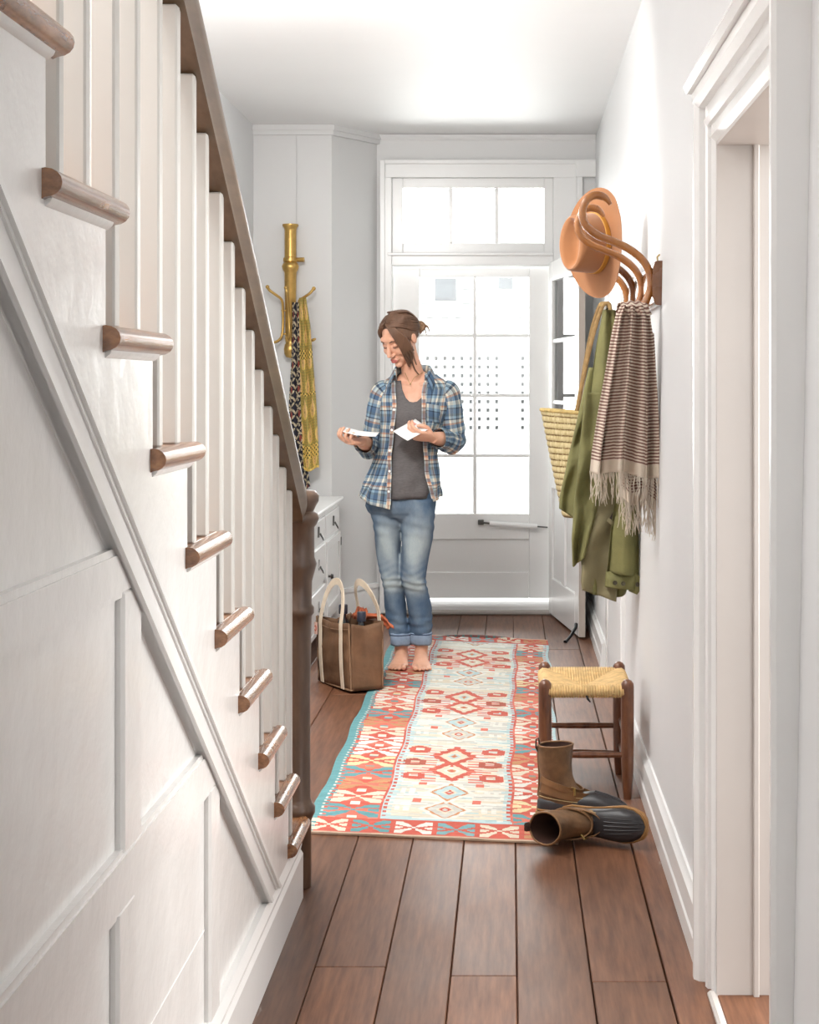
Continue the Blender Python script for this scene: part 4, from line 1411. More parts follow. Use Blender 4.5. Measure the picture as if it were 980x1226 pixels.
make_hook(YH, 0, 'iron coat hook with white ceramic knobs holding the straw basket')
def make_basket():
    m, nt, b = new_mat('woven_palm_straw')
    v = coords(nt, (1, 1, 1))
    f = noise_tex(nt, coords(nt, (30, 30, 6)), 5, 4)
    tc = node(nt, 'ShaderNodeUVMap'); sx = node(nt, 'ShaderNodeSeparateXYZ'); nt.links.new(tc.outputs[0], sx.inputs[0])
    c = ramp(nt, f, [(.3, srgb(176, 156, 108)), (.55, srgb(204, 188, 142)), (.75, srgb(218, 206, 168))])
    fr = math_n(nt, 'FRACT', sx.outputs['Y'])
    hole = math_n(nt, 'MULTIPLY', math_n(nt, 'LESS_THAN', fr, .24), math_n(nt, 'GREATER_THAN', noise_tex(nt, coords(nt, (60, 60, 60)), 4, 2), .44))
    c = mix(nt, hole, c, srgb(122, 94, 52))
    nt.links.new(c, b.inputs['Base Color']); b.inputs['Roughness'].default_value = .8
    bump(nt, b, noise_tex(nt, coords(nt, (60, 60, 200)), 6, 3), .5, .003)
    Yb = 5.36 * K
    top = P(694, 494, Yb); bot = P(704, 618, Yb)
    t = thing('straw_basket', 'woven straw tote basket hanging beside the green jacket near the open door', 'basket', (top.x, Yb, bot.z))
    n = 56; rows_n = 17
    H = top.z - bot.z
    rings = []; uv = []
    for j in range(rows_n * 6 + 1):
        f_ = j / (rows_n * 6)
        ph = (f_ * rows_n) % 1
        r = (.105 + .056 * f_ ** .9) + .0035 * abs(math.sin(PI * f_ * rows_n)) 
        cx = bot.x + (top.x - bot.x) * f_ - .0
        ring = []
        for k in range(n):
            g = 2 * PI * k / n
            wv = .0016 * math.sin(k * PI) + .0015 * math.sin(g * 28 + (int(f_ * rows_n) % 2) * PI) * math.sin(PI * ph)
            sag = .010 * math.cos(2 * g) * f_ 
            ring.append(Vector((cx + (r + wv) * math.cos(g) * .97, Yb + (r + wv + sag) * math.sin(g) * .82, bot.z + H * f_ - .012 * f_ * math.cos(g) ** 1)))
            uv.append((g, f_ * rows_n))
        rings.append(ring)
    o = MB().loft(rings, True, False, uv).build('basket_body', m, t, 60)
    md = o.modifiers.new('thick', 'SOLIDIFY'); md.thickness = .005; md.offset = -1
    MB().loft([[Vector((bot.x + (rr) * math.cos(2 * PI * k / n) * .97, Yb + rr * math.sin(2 * PI * k / n) * .82, bot.z + zz)) for k in range(n)] for rr, zz in ((.106, .006), (.102, -.003), (.06, -.006), (.02, -.006))], True, True).build('basket_base', m, t, 60)
    rim = [Vector(p) for p in rings[-1]]
    rp = MB().tube(rim + [rim[0]], .0075, 8)
    rp.build('rim', plain('braided_rim', srgb(196, 170, 110), .85, var=.3, scale=60, bmp=.6, bscale=150), t, 70)
    M_rope = plain('braided_rope', srgb(156, 126, 82), .85, var=.25, scale=60, bmp=.6, bscale=160)
    hk = P(722, 369, YH)
    for side, (a0, b0) in enumerate((((693, 489), (704, 487)), ((688, 496), (708, 498)))):
        dyy = (.125, -.125)[side] * -1
        yy = Yb + (.10 if side == 0 else -.10)
        l = P(a0[0], a0[1], Yb); r_ = P(b0[0] + 24, b0[1], Yb)
        l.y = r_.y = yy
        apex = hk + Vector((-.006 + .012 * side, .012 - .02 * side, .012))
        pts = [l + Vector((0, 0, -.03)), l, l.lerp(apex, .35) + Vector((-.010, 0, 0)), l.lerp(apex, .75) + Vector((-.016, 0, 0)), apex + Vector((-.012, 0, -.012)), apex + Vector((.004, 0, .006)), apex + Vector((.02, 0, -.012)), apex.lerp(r_, .3) + Vector((.012, 0, 0)), r_, r_ + Vector((0, 0, -.03))]
        MB().tube(spline(pts, 50), .0085, 8).build('handle', M_rope, t, 70)
make_basket()

def make_jacket():
    M_ol = plain('olive_cotton', srgb(112, 109, 66), .82, var=.24, scale=7, bmp=.5, bscale=16, bdist=.015)
    M_ol2 = plain('olive_inside', srgb(124, 116, 86), .85, var=.12, scale=7, bmp=.25, bscale=22, bdist=.008)
    M_dk = plain('dark_pocket_lining', srgb(52, 42, 40), .9)
    M_btn = plain('dark_button', srgb(66, 62, 44), .4)
    Yj = 4.67 * K
    top = P(726, 374, Yj)
    t = thing('utility_jacket', 'olive green cotton jacket hanging by its collar behind the striped scarf', 'jacket', top)
    def cloth(name, tab, y0, depth, folds, amp, mat=M_ol, seed=0, par=t, nu=48, nv=64, openb=True, hem=0, skew=0):
        """flattened hanging tube; tab rows: py, px left, px right"""
        rng = random.Random(seed); ph = [rng.uniform(0, 6) for _ in range(5)]
        rings = []
        p0, p1 = tab[0][0], tab[-1][0]
        for j in range(nv + 1):
            f = j / nv; py = p0 + (p1 - p0) * f
            l, r = lerp_table([q[:3] for q in tab], py)
            ring = []
            for k in range(nu):
                g = 2 * PI * k / nu
                cx = (l + r) / 2 + (r - l) / 2 * math.cos(g)
                d = depth * (.45 + .55 * min(1, f * 2.2))
                yy = d * math.sin(g) * (abs(math.sin(g)) ** -.25 if abs(math.sin(g)) > .05 else 1)
                fold = amp * (.3 + .7 * f) * math.sin(folds * math.cos(g) * 2.2 + ph[0] + 1.1 * math.sin(f * 3 + ph[1])) * (1 if math.sin(g) < 0 else -.5)
                fold += amp * .5 * math.sin(f * 17 + ph[2] + 3 * math.cos(g)) * math.exp(-((f - .55) / .3) ** 2)
                pz = py + (hem * math.sin(g * 1 + ph[3]) + skew * math.cos(g)) * f ** 4
                q = P(cx, pz, Yj)
                ring.append(Vector((q.x, y0 + yy + fold, q.z)))
            rings.append(ring)
        o = MB().loft(rings, True, False).build(name, mat, par, 180)
        md = o.modifiers.new('thick', 'SOLIDIFY'); md.thickness = .003; md.offset = 0
        return o, rings
    # collar gathered on the hook, back of the jacket and its long hem
    body, br = cloth('body', [(371, 722, 737), (385, 720, 739), (410, 715, 746), (450, 709, 752), (500, 702, 757), (550, 696, 754), (600, 692, 754), (650, 694, 754), (690, 697, 753), (705, 699, 750)], Yj + .03, .05, 2.3, .032, seed=3, hem=9, skew=7)
    cloth('left_front', [(470, 700, 722), (520, 695, 724), (560, 691, 722), (600, 687, 717), (640, 684, 706), (668, 685, 700)], Yj - .035, .020, 1.6, .026, seed=11, skew=-9, hem=3)
    cloth('back_sleeve', [(440, 706, 722), (480, 697, 720), (520, 688, 712), (560, 679, 705), (600, 671, 695), (617, 670, 691)], Yj + .065, .035, 1.5, .016, seed=8, skew=7)
    cloth('inside_front', [(560, 712, 748), (600, 706, 746), (650, 699, 742), (683, 696, 738), (699, 695, 737), (711, 696, 736)], Yj - .040, .012, 1.4, .012, M_ol2, seed=21, skew=7)
    sl, sr = cloth('sleeve', [(470, 727, 752), (520, 733, 756), (560, 736, 759), (600, 734, 761), (640, 729, 762), (675, 726, 762), (684, 725, 762)], Yj - .070, .030, 1.3, .02, seed=5, skew=3)
    cu, cr = cloth('cuff', [(681, 724.2, 761), (690, 723.2, 760), (701, 722.5, 758.5)], Yj - .070, .034, 1.0, .002, seed=5, skew=2, par=sl, nv=8)
    tb = MB()
    c = P(762, 692, Yj); s = 1 / F * Yj
    def tp(a, b, e): q = P(a, b, Yj); return Vector((q.x, Yj - .085 + e, q.z))
    o_ = [(752, 683), (760, 684), (766, 690), (765.5, 700), (760, 708), (750, 704)]
    tb.loft([[tp(a, b, -.003) for a, b in o_], [tp(a, b, .003) for a, b in o_]])
    tbo = tb.build('cuff_tab', M_ol, cu)
    def button(a, b, y, par):
        q = P(a, b, Yj)
        MB().lathe([(.0075, 0), (.008, .002), (.0072, .004), (.004, .0032), (0, .003)], (q.x, y, q.z), 14, Matrix.Rotation(PI / 2, 3, 'X')).build('button', M_btn, par, 60)
    button(733.5, 693, Yj - .108, cu); button(743, 694, Yj - .110, cu); button(760.5, 696, Yj - .089, tbo)
    # welt pocket with a dark opening
    pk = MB()
    o_ = [(726, 622), (737, 603), (739, 629)]
    def pp(a, b, e): q = P(a, b, Yj); return Vector((q.x, Yj - .062 + e, q.z))
    pk.loft([[pp(a, b, -.002) for a, b in o_], [pp(a, b, .002) for a, b in o_]])
    pko = pk.build('pocket_opening', M_dk, t)
    o_ = [(724.5, 622), (727, 618), (741, 628), (739, 633)]
    fl = MB().loft([[pp(a, b, -.006) for a, b in o_], [pp(a, b, .0) for a, b in o_]]); fl.build('pocket_welt', M_ol2, t)
make_jacket()
# ================================================================== THE WOMAN
RW = Vector((-.4843, 6.15 * K, 0))
YW = RW.y
def W(px, py, y=0.0):
    """photograph pixel at depth offset y (towards the door +) in the woman's own frame"""
    return P(px, py, YW + y) - RW
woman = thing('person', 'barefoot person with tied-back brown hair reading mail, in plaid shirt and rolled jeans', 'person', RW)

M_skin, nt, b_ = new_mat('skin')
f_ = noise_tex(nt, coords(nt, (1, 1, 1)), 14, 4)
nt.links.new(ramp(nt, f_, [(.3, srgb(206, 152, 124)), (.7, srgb(226, 176, 150))]), b_.inputs['Base Color'])
b_.inputs['Roughness'].default_value = .5
b_.inputs['Subsurface Weight'].default_value = .08
b_.inputs['Subsurface Radius'].default_value = (.01, .004, .002)
M_lip = plain('lips', srgb(188, 104, 96), .45, var=.05)
M_brow = plain('eyebrows', srgb(92, 64, 48), .8)
M_hair = plain('brown_hair', srgb(100, 72, 54), .5, var=.35, scale=30, stretch=(1, 1, .25), bmp=.25, bscale=120)
M_denim = None

ORG0 = (0, 0, 0)
# ---------------------------------------------------------------- head frame
HC = W(479, 405, -.055)
yaw, pitch, roll = math.radians(-38), math.radians(31), math.radians(0)
HR = (Matrix.Rotation(yaw, 3, 'Z') @ Matrix.Rotation(pitch, 3, 'X') @ Matrix.Rotation(roll, 3, 'Y')).to_4x4()
HM = Matrix.Translation(HC) @ HR @ Matrix.Diagonal((.97, .97, .97, 1))
def hp(x, y, z): return HM @ Vector((x, y, z))
body = MB()
def hball(c, r, mb=body, nu=22, nv=14, rot=None):
    M = HR.copy()
    if rot is not None: M = HR @ rot
    mb.ball(hp(*c), r, nu, nv, M)
hball((0, .012, .025), (.072, .092, .098))          # skull
hball((0, -.020, -.020), (.066, .068, .075))        # face
hball((0, -.030, -.062), (.050, .052, .052))        # jaw
hball((0, -.070, -.098), (.020, .018, .017))        # chin
hball((0, -.078, .035), (.046, .016, .022))         # brow
for s in (-1, 1):
    hball((s * .036, -.062, -.028), (.026, .024, .024))    # cheek
    hball((s * .031, -.0755, .006), (.0155, .012, .010))   # lowered eyelid
    hball((s * .0105, -.096, -.040), (.008, .010, .007))   # nostril wing
    hball((s * .072, .012, -.004), (.010, .020, .030), rot=Matrix.Rotation(.2 * s, 4, 'Z'))  # ear
body.tube([hp(0, -.085, .022), hp(0, -.095, .0), hp(0, -.106, -.022), hp(0, -.109, -.034), hp(0, -.098, -.044)], [.007, .0082, .0105, .012, .008], 12)
hball((0, -.085, -.066), (.024, .013, .012))        # mouth mound
# ---------------------------------------------------------------- neck and torso
def ring(c, a, b, n=28, tilt=None):
    pts = [Vector((a * math.cos(2 * PI * k / n), b * math.sin(2 * PI * k / n), 0)) for k in range(n)]
    if tilt is not None: pts = [tilt @ p for p in pts]
    return [Vector(c) + p for p in pts]
nb = W(495, 452, .012)
body.tube([nb + Vector((0, .02, -.06)), nb, W(491, 436, -.008), W(487, 424, -.022), hp(0, .02, -.03)], [.062, .052, .048, .047, .045], 20)
zt = lambda py: W(0, py).z
TOR = [  # py, centre px, half width (m), half depth, y centre
    (625, 478, .150, .098, .012), (606, 479, .158, .104, .012), (585, 481, .152, .100, .008), (565, 484, .136, .092, .004), (545, 487, .122, .086, .0),
    (525, 490, .120, .088, -.002), (507, 493, .130, .098, -.006), (492, 495, .138, .100, -.004), (478, 496, .145, .090, .002), (466, 497, .150, .072, .008), (457, 497, .132, .058, .012), (450, 496, .090, .050, .014), (444, 495, .055, .044, .014)]
def tor(py):
    c, a, b, y = lerp_table(TOR, py)
    return W(c, py, 0).x, a, b, y
rings = []
for r in TOR:
    x, a, b, y = tor(r[0])
    if r[0] == 625: a *= .55; b *= .5
    rings.append(ring((x, y, zt(r[0])), a - .012, b - .012))
body.loft(rings)
# collar bones and chest
for s in (-1, 1):
    body.tube([W(497 + s * 5, 461, -.038), W(497 + s * 22, 459, -.022), W(497 + s * 38, 460, .0)], [.010, .010, .012], 8)
# ---------------------------------------------------------------- arms
RS, RE, RWr = W(459, 474, .012), W(444, 534, .030), W(432.5, 529, -.165)
LS, LE, LWr = W(536, 474, .012), W(542, 528, .030), W(518, 524, -.150)
def limb(a, b, r0, r1, bulge=0, n=14, k=6):
    pts = [a.lerp(b, i / k) for i in range(k + 1)]
    rad = [r0 + (r1 - r0) * i / k + bulge * math.sin(PI * i / k) for i in range(k + 1)]
    body.tube(pts, rad, n)
limb(RS, RE, .040, .036, .004); limb(RE, RWr, .037, .025, .005)
limb(LS, LE, .040, .036, .004); limb(LE, LWr, .037, .025, .005)
for p, r in ((RS, .040), (LS, .040), (RE, .037), (LE, .037)): body.ball(p, r)
# ---------------------------------------------------------------- hands
def hand(wrist, fwd, palm, side, curls, thumb, spread=.05, sc=1.0):
    """fwd: wrist to knuckles, palm: palm normal, side: towards the thumb; five separate fingers. Returns fingertip list."""
    f = Vector(fwd).normalized(); pn = Vector(palm); pn = (pn - f * pn.dot(f)).normalized(); sd = Vector(side); sd = (sd - f * sd.dot(f) - pn * sd.dot(pn)).normalized()
    Q_ = lambda a, b, c: wrist + (f * a + sd * b + pn * c) * sc
    # palm: loft of rounded sections
    rr = []
    for a, hw, th in ((-.012, .022, .018), (.0, .025, .018), (.02, .033, .0165), (.045, .039, .015), (.07, .041, .0135), (.086, .038, .0105)):
        rr.append([Q_(a, hw * math.cos(2 * PI * k / 18), th * math.sin(2 * PI * k / 18)) for k in range(18)])
    body.loft(rr)
    body.ball(Q_(.030, .020, .008), (.019, .019, .019), 12, 8)
    tips = []
    specs = [(.0295, .041, .0245, .019, .0086), (.0100, .045, .028, .020, .0089), (-.0100, .041, .026, .020, .0085), (-.0290, .032, .020, .017, .0076)]
    for i, (off, l1, l2, l3, r) in enumerate(specs):
        c1, c2, c3 = curls[i]
        base = Q_(.082 - .004 * abs(i - 1), off, -.001)
        sp = (1.5 - i) * spread
        d0 = (f + sd * sp).normalized()
        p = [base - d0 * .012, base]; a = 0; cur = base
        for L_, c in ((l1, c1), (l2, c2), (l3, c3)):
            a += c
            d = d0 * math.cos(a) + pn * math.sin(a)
            cur = cur + d * L_ * sc; p.append(cur)
        q = spline(p, 15)
        rad = [r * 1.02, r * 1.05, r, r * .97, r * 1.0, r * 1.02, r * .95, r * .92, r * .95, r * .93, r * .88, r * .86, r * .82, r * .72, r * .45]
        body.tube(q, [x * sc for x in rad], 10)
        tips.append(Vector(q[-1]))
    t0 = Q_(.022, .022, .004)
    tp = [t0] + [Q_(*t) for t in thumb]
    q = spline(tp, 14)
    body.tube(q, [x * sc for x in (.0135, .013, .0125, .0115, .0105, .010, .0102, .0103, .010, .0096, .0092, .0086, .0075, .0045)], 10)
    tips.append(Vector(q[-1]))
    return tips, Q_
# her right hand (left of the picture): palm up, fingers curled under a sheet of paper, thumb pressing on top
rt, RQ = hand(RWr, W(413, 529, -.235) - RWr, (.10, -.18, 1.0), (.15, 1, .3), ((.55, .95, .7), (.60, 1.0, .75), (.7, 1.05, .75), (.8, 1.1, .8)),
              ((.045, .040, .022), (.068, .040, .034), (.090, .030, .036)), .03, .98)
# her left hand: palm towards her body, fingers folded round the envelope from below, thumb on top
lt, LQ = hand(LWr, W(499, 521.5, -.195) - LWr, (.05, .62, .80), (-.1, -.5, .9), ((.50, .75, .55), (.55, .85, .6), (.6, .9, .65), (.7, .95, .7)),
              ((.046, .036, .026), (.072, .034, .034), (.096, .026, .034)), .03, .98)
# ---------------------------------------------------------------- legs and feet
def legpts(tab): return [W(px, py, y) for px, py, y, r in tab], [r for px, py, y, r in tab]
RL = [(463, 598, .016, .084), (464, 618, .016, .074), (464, 640, .014, .061), (465.5, 665, .010, .053), (468.5, 690, .000, .046), (470.5, 705, .010, .045), (473, 725, .022, .048), (476.5, 748, .020, .042), (479.5, 768, .006, .030), (480, 782, .004, .028), (480, 791, .006, .030)]
LL = [(500, 598, .008, .084), (500, 618, -.004, .080), (499.5, 640, -.012, .071), (496.5, 665, -.022, .062), (495.5, 692, -.036, .055), (498.5, 708, -.022, .052), (501.5, 728, -.004, .054), (503.5, 750, .002, .046), (504.5, 770, .0, .031), (504.5, 783, -.006, .028), (504.5, 791, -.004, .030)]
for tab in (RL, LL):
    p, r = legpts(tab)
    body.tube(p, [x - .008 if i < 8 else x for i, x in enumerate(r)], 18, up=(0, 1, 0))
zfl = .0085    # top of the rug
def foot(px_heel, y_heel, px_toe, y_toe, big):
    """big: -1 if the great toe is on the -x side of the picture"""
    h = Vector((W(px_heel, 800, y_heel).x, y_heel, 0)); t = Vector((W(px_toe, 800, y_toe).x, y_toe, 0))
    f = (t - h); L_ = f.length; f.normalize(); s = Vector((-f.y, f.x, 0))
    if s.x * big < 0: s = -s     # s points to the great-toe side
    Q_ = lambda a, b, c: h + f * (a * L_) + s * b + Vector((0, 0, zfl + c))
    rr = []
    for a, hw, ht, off in ((-.02, .018, .030, 0), (.05, .029, .058, 0), (.18, .031, .082, 0), (.32, .031, .080, .002), (.48, .035, .060, .003), (.62, .041, .044, .003), (.74, .044, .031, .003), (.82, .042, .024, .002), (.86, .036, .018, .002)):
        r = []
        for k in range(20):
            g = 2 * PI * k / 20
            cz_ = ht / 2 + ht / 2 * math.sin(g)
            r.append(Q_(a, off + hw * math.cos(g) * (1 if math.sin(g) < 0.2 else 1 - .30 * math.sin(g)), max(.0, cz_)))
        rr.append(r)
    body.loft(rr)
    an = Q_(.20, 0, .07)
    body.tube([Q_(.19, 0, .03), Q_(.21, 0, .075), Q_(.19, 0, .115)], [.030, .030, .029], 14)
    for off, a0, a1, r in ((.0300, .78, 1.02, .0118), (.0105, .80, 1.03, .0074), (-.0060, .79, 1.0, .0070), (-.0215, .77, .965, .0068), (-.0360, .74, .92, .0066)):
        pts = [Q_(a0, off * .96, r + .003), Q_((a0 + a1) / 2, off, r + .004), Q_(a1 - .05, off * 1.03, r + .001), Q_(a1, off * 1.03, r - .001)]
        body.tube(spline(pts, 8), [r * .95, r, r, r * .98, r * 1.04, r * 1.06, r * .98, r * .6], 10)
foot(481.5, .055, 474.5, -.150, 1)
foot(503.5, .035, 505.5, -.165, -1)
me = remesh(body, .0031, 2, .5)
bo = bpy.data.objects.new('body', me); COL.objects.link(bo); bo.parent = woman
me.materials.append(M_skin); me.shade_smooth()
# lips, brows, lashes
lp = MB()
lp.tube([hp(-.021, -.088, -.068), hp(-.010, -.0975, -.0635), hp(0, -.0985, -.0645), hp(.010, -.0975, -.0635), hp(.021, -.088, -.068)], [.002, .0042, .0042, .0042, .002], 8)
lp.tube([hp(-.019, -.088, -.070), hp(-.009, -.0965, -.0725), hp(0, -.098, -.0735), hp(.009, -.0965, -.0725), hp(.019, -.088, -.070)], [.002, .0048, .0054, .0048, .002], 8)
lp.build('lips', M_lip, woman, 180, ORG0)
for s in (-1, 1):
    MB().tube([hp(s * .016, -.0925, .027), hp(s * .030, -.0915, .032), hp(s * .044, -.080, .030), hp(s * .052, -.070, .024)], [.002, .0034, .003, .0012], 6).build('eyebrow', M_brow, woman, 180, ORG0)
    MB().tube([hp(s * .018, -.0835, -.001), hp(s * .026, -.0888, -.0035), hp(s * .035, -.0878, -.0035), hp(s * .045, -.078, -.001)], [.0008, .0018, .0019, .001], 6).build('eyelashes', M_brow, woman, 180, ORG0)
nk = MB().tube(spline([W(484, 444, -.03), W(487, 452, -.055), W(491, 459, -.070), W(496, 452, -.055), W(506, 446, -.022)], 24), .0011, 5)
nk.ball(W(491, 460, -.072), .0035, 8, 5)
nk.build('necklace', M_brass, woman, 180, ORG0)
# ---------------------------------------------------------------- hair
hair = MB()
rh = random.Random(4)
def scalp(th, ph, k=1.0):
    """point over the skull: th 0 = face, pi = back; ph 0 = ear level, pi/2 = crown"""
    x = -math.sin(th) * math.cos(ph); y = -math.cos(th) * math.cos(ph); z = math.sin(ph)
    return Vector((.0775 * k * x, .014 + .0975 * k * y, .024 + .1035 * k * z))
cap = []
# cap lies on the skull behind the hairline
for j in range(11):
    row = []
    for i in range(37):
        th = 2 * PI * i / 36
        hc = max(0, math.cos(th)) ** 1.7
        hl = .74 * hc + (-.42) * (1 - hc)     # hairline elevation
        ph = hl + (PI / 2 - hl) * j / 10
        row.append(hp(*scalp(th, ph, 1.035)))
    cap.append(row)
hair.loft([r[:-1] for r in cap], True, True)
bun = Vector((.012, .118, -.018))
def lock(start, pts, r=.007):
    q = spline([hp(*start)] + [hp(*p) for p in pts], 16)
    n = len(q)
    hair.tube(q, [(r * (.5 + 1.0 * math.sin(PI * min(1, (i + 1) / n * .9 + .05)) ** .6), r * .55) for i in range(n)], 7)
# swept back from the parting to the knot on both sides
for s in (-1, 1):
    for k in range(15):
        f = k / 14
        y0_ = -.070 + .10 * f
        st_ = (.010 * s + .002, y0_ + rh.uniform(-.004, .004), .118 - .055 * max(0, (.35 - f)) - .010 * f)
        side_ph = .95 - .95 * (1 - f) 
        midp = scalp(s * -(.95 + .75 * f + rh.uniform(-.05, .05)), .55 + .35 * f, 1.035)
        mid2 = scalp(s * -(1.75 + .55 * f), .05 + .42 * f + rh.uniform(-.05, .05), 1.04)
        lock(st_, [tuple(midp), tuple(mid2), tuple(scalp(s * -2.75, -.12 + .12 * f, 1.05)), tuple(bun)], .0085)
# crown to knot
for k in range(9):
    s = (k - 4) / 4
    lock((.03 * s, .02, .128), [tuple(scalp(PI + s * .7, .8, 1.04)), tuple(scalp(PI + s * .5, .2, 1.05)), tuple(bun)], .010)
# loose front locks falling over the cheek on her left, and one wisp on her right
for k in range(22):
    f = k / 21 * 1.55
    lock((.012 + .006 * f, -.066 + .016 * f, .112 - .006 * f), [(.040 + .010 * f, -.082 + .020 * f, .070), (.056 + .012 * f, -.082 + .030 * f, .020), (.058 + .012 * f, -.076 + .030 * f, -.030), (.052 + .014 * f + rh.uniform(-.005, .005), -.066 + .028 * f, -.075 + .02 * f + rh.uniform(-.01, .01)), (.046 + .014 * f, -.060 + .03 * f, -.112 + .035 * f + rh.uniform(-.012, .012))], .0072)
for k in range(6):
    f = k / 5
    lock((-.008, -.068 + .012 * f, .110), [(-.040, -.070 + .012 * f, .078 - .004 * f), (-.066 - .003 * f, -.046 + .02 * f, .035), (-.077, -.012 + .02 * f, -.005 - .02 * f), (-.072, .03 + .02 * f, -.02)], .0075)
lock((.066, -.02, .02), [(.072, -.040, -.035), (.066, -.048, -.085), (.060, -.046, -.140), (.066, -.040, -.175)], .0028)
lock((.066, -.01, .02), [(.075, -.028, -.035), (.072, -.034, -.085), (.072, -.036, -.125)], .0026)
lock((-.064, -.045, .03), [(-.069, -.052, -.005), (-.066, -.056, -.04)], .0018)
hb = hair.build('hair', M_hair, woman, 180, ORG0)
kn = MB()
for k in range(16):
    g = 2 * PI * k / 16
    a = Vector(bun) + Vector((0, .012, 0))
    pts = []
    for q in range(8):
        h = g + q * .55
        rr = .022 * (1 - abs(q - 3.5) / 12)
        pts.append(hp(a.x + rr * math.cos(h), a.y + .022 * math.sin(q * .6 + k), a.z + rr * math.sin(h)))
    kn.tube(spline(pts, 14), [(.008, .0055)] * 13 + [(.002, .002)], 6)
for k in range(7):
    kn.tube(spline([hp(bun.x, bun.y + .02, bun.z), hp(bun.x + .03 * math.cos(k), bun.y + .035, bun.z + .02 * math.sin(k)), hp(bun.x + .04 * math.cos(k), bun.y + .03, bun.z - .03 + .02 * math.sin(k))], 8), [.004, .004, .004, .0035, .003, .0025, .002, .001], 5)
kn.build('hair_knot', plain('brown_hair_knot', srgb(128, 98, 72), .55, var=.35, scale=40, bmp=.25, bscale=120), woman, 180, ORG0)

# ---------------------------------------------------------------- grey tank top
M_tank = plain('heather_grey_jersey', srgb(96, 92, 92), .9, var=.16, scale=60, stretch=(1, 1, 4), bmp=.2, bscale=200, bdist=.001)
rows = []
n = 48
for j in range(31):
    py = 596 + (456 - 596) * j / 30
    x, a, b, y = tor(py)
    row = []
    for k in range(n):
        g = 2 * PI * k / n
        pz = py
        if math.sin(g) < 0:      # scooped neck
            pz = max(py, 482 - 30 * (abs(math.cos(g)) / .50) ** 2.6)
        xx, aa, bb, yy = tor(max(452, pz))
        e = .004 + (.004 * math.sin(g * 9 + py * .09) + .003 * math.sin(py * .35 + g * 3)) * min(1, max(0, (py - 520) / 50)) + (.004 if py > 575 else 0)
        bust = .020 * math.exp(-((py - 497) / 14) ** 2) * math.exp(-((abs(math.cos(g)) - .5) / .34) ** 2) * (1 if math.sin(g) < 0 else 0)
        belly = .012 * math.exp(-((py - 575) / 25) ** 2) * max(0, -math.sin(g)) ** 2
        row.append(Vector((xx + (aa + e - .006) * math.cos(g), yy + (bb + e + bust + belly - .002) * math.sin(g), zt(pz))))
    rows.append(row)
tk = MB().loft(rows, True, False).build('tank_top', M_tank, woman, 180, ORG0)
md = tk.modifiers.new('thick', 'SOLIDIFY'); md.thickness = .0025; md.offset = 1

# ---------------------------------------------------------------- jeans
def denim(name, base, fade):
    m, nt, b = new_mat(name)
    v = coords(nt, (1, 1, 1))
    at = node(nt, 'ShaderNodeAttribute', attribute_name='Col'); sp = node(nt, 'ShaderNodeSeparateColor'); nt.links.new(at.outputs['Color'], sp.inputs[0])
    f1 = noise_tex(nt, coords(nt, (1, 1, .6)), 16, 5); f2 = noise_tex(nt, coords(nt, (260, 260, 40)), 2, 2)
    w = math_n(nt, 'ADD', math_n(nt, 'MULTIPLY', sp.outputs[0], .85), math_n(nt, 'MULTIPLY', math_n(nt, 'SUBTRACT', f1, .5), .7))
    c = ramp(nt, w, [(.05, base), (.85, fade)])
    c = mix(nt, .35, c, ramp(nt, f2, [(.3, (.72, .76, .82)), (.7, (1.12, 1.1, 1.08))]), 'MULTIPLY')
    nt.links.new(c, b.inputs['Base Color']); b.inputs['Roughness'].default_value = .9
    bump(nt, b, f1, .25, .006)
    return m
M_denim = denim('washed_denim', srgb(74, 96, 120), srgb(160, 170, 172))
jn = MB()
def jrings(tab, lr):
    p, r = legpts(tab)
    q = spline([tuple(v) for v in p], 60); rq = np.interp(np.linspace(0, 1, 60), np.linspace(0, 1, len(r)), r)
    out = []
    for i in range(60):
        c = Vector(q[i]); py = 598 + (790 - 598) * i / 59
        if c.z < .105: break
        ring_ = []
        for k in range(26):
            g = 2 * PI * k / 26
            wr = .0035 * math.sin(c.z * 190 + 2.2 * math.sin(g * 1 + lr)) * math.exp(-((c.z - .40) / .055) ** 2) + .0035 * math.sin(c.z * 150 + 2 * math.cos(g + lr)) * math.exp(-((c.z - .20) / .06) ** 2)
            wr += .003 * math.sin(g * 3 + c.z * 22 + lr) + .0025 * math.sin(c.z * 120 + g * 2) * math.exp(-((c.z - .66) / .07) ** 2)
            rr_ = rq[i] + .004 + wr + (.010 if c.z < .25 else 0) * (.25 - max(.12, c.z)) / .13
            ring_.append(c + Vector((rr_ * math.cos(g) * .97, rr_ * math.sin(g) * 1.06, 0)))
        out.append(ring_)
    return out
rj, lj = jrings(RL, 0), jrings(LL, 2)
jn.loft(rj); jn.loft(lj)
pr_ = []
for py in (619, 613, 606, 598, 588, 578):
    x, a, b, y = tor(min(606, py))
    if py == 619: a, b = a * .74, b * .74
    if py == 613: a, b = a * .92, b * .92
    pr_.append(ring((x, y, zt(py)), a + .005, b + .004))
jn.loft(pr_)
jn.ball(W(482.5, 613, .006), (.062, .088, .052), 18, 12)
me = remesh(jn, .005, 3, .5)
co = np.empty(len(me.vertices) * 3); me.vertices.foreach_get('co', co); co = co.reshape(-1, 3)
nr = np.empty(len(me.vertices) * 3); me.vertices.foreach_get('normal', nr); nr = nr.reshape(-1, 3)
front = np.clip(-nr[:, 1], 0, 1) ** 1.5
thigh = np.exp(-((co[:, 2] - .56) / .11) ** 2) * .9 + np.exp(-((co[:, 2] - .385) / .035) ** 2) * 1.0 + .18
wear = np.clip(front * thigh, 0, 1)
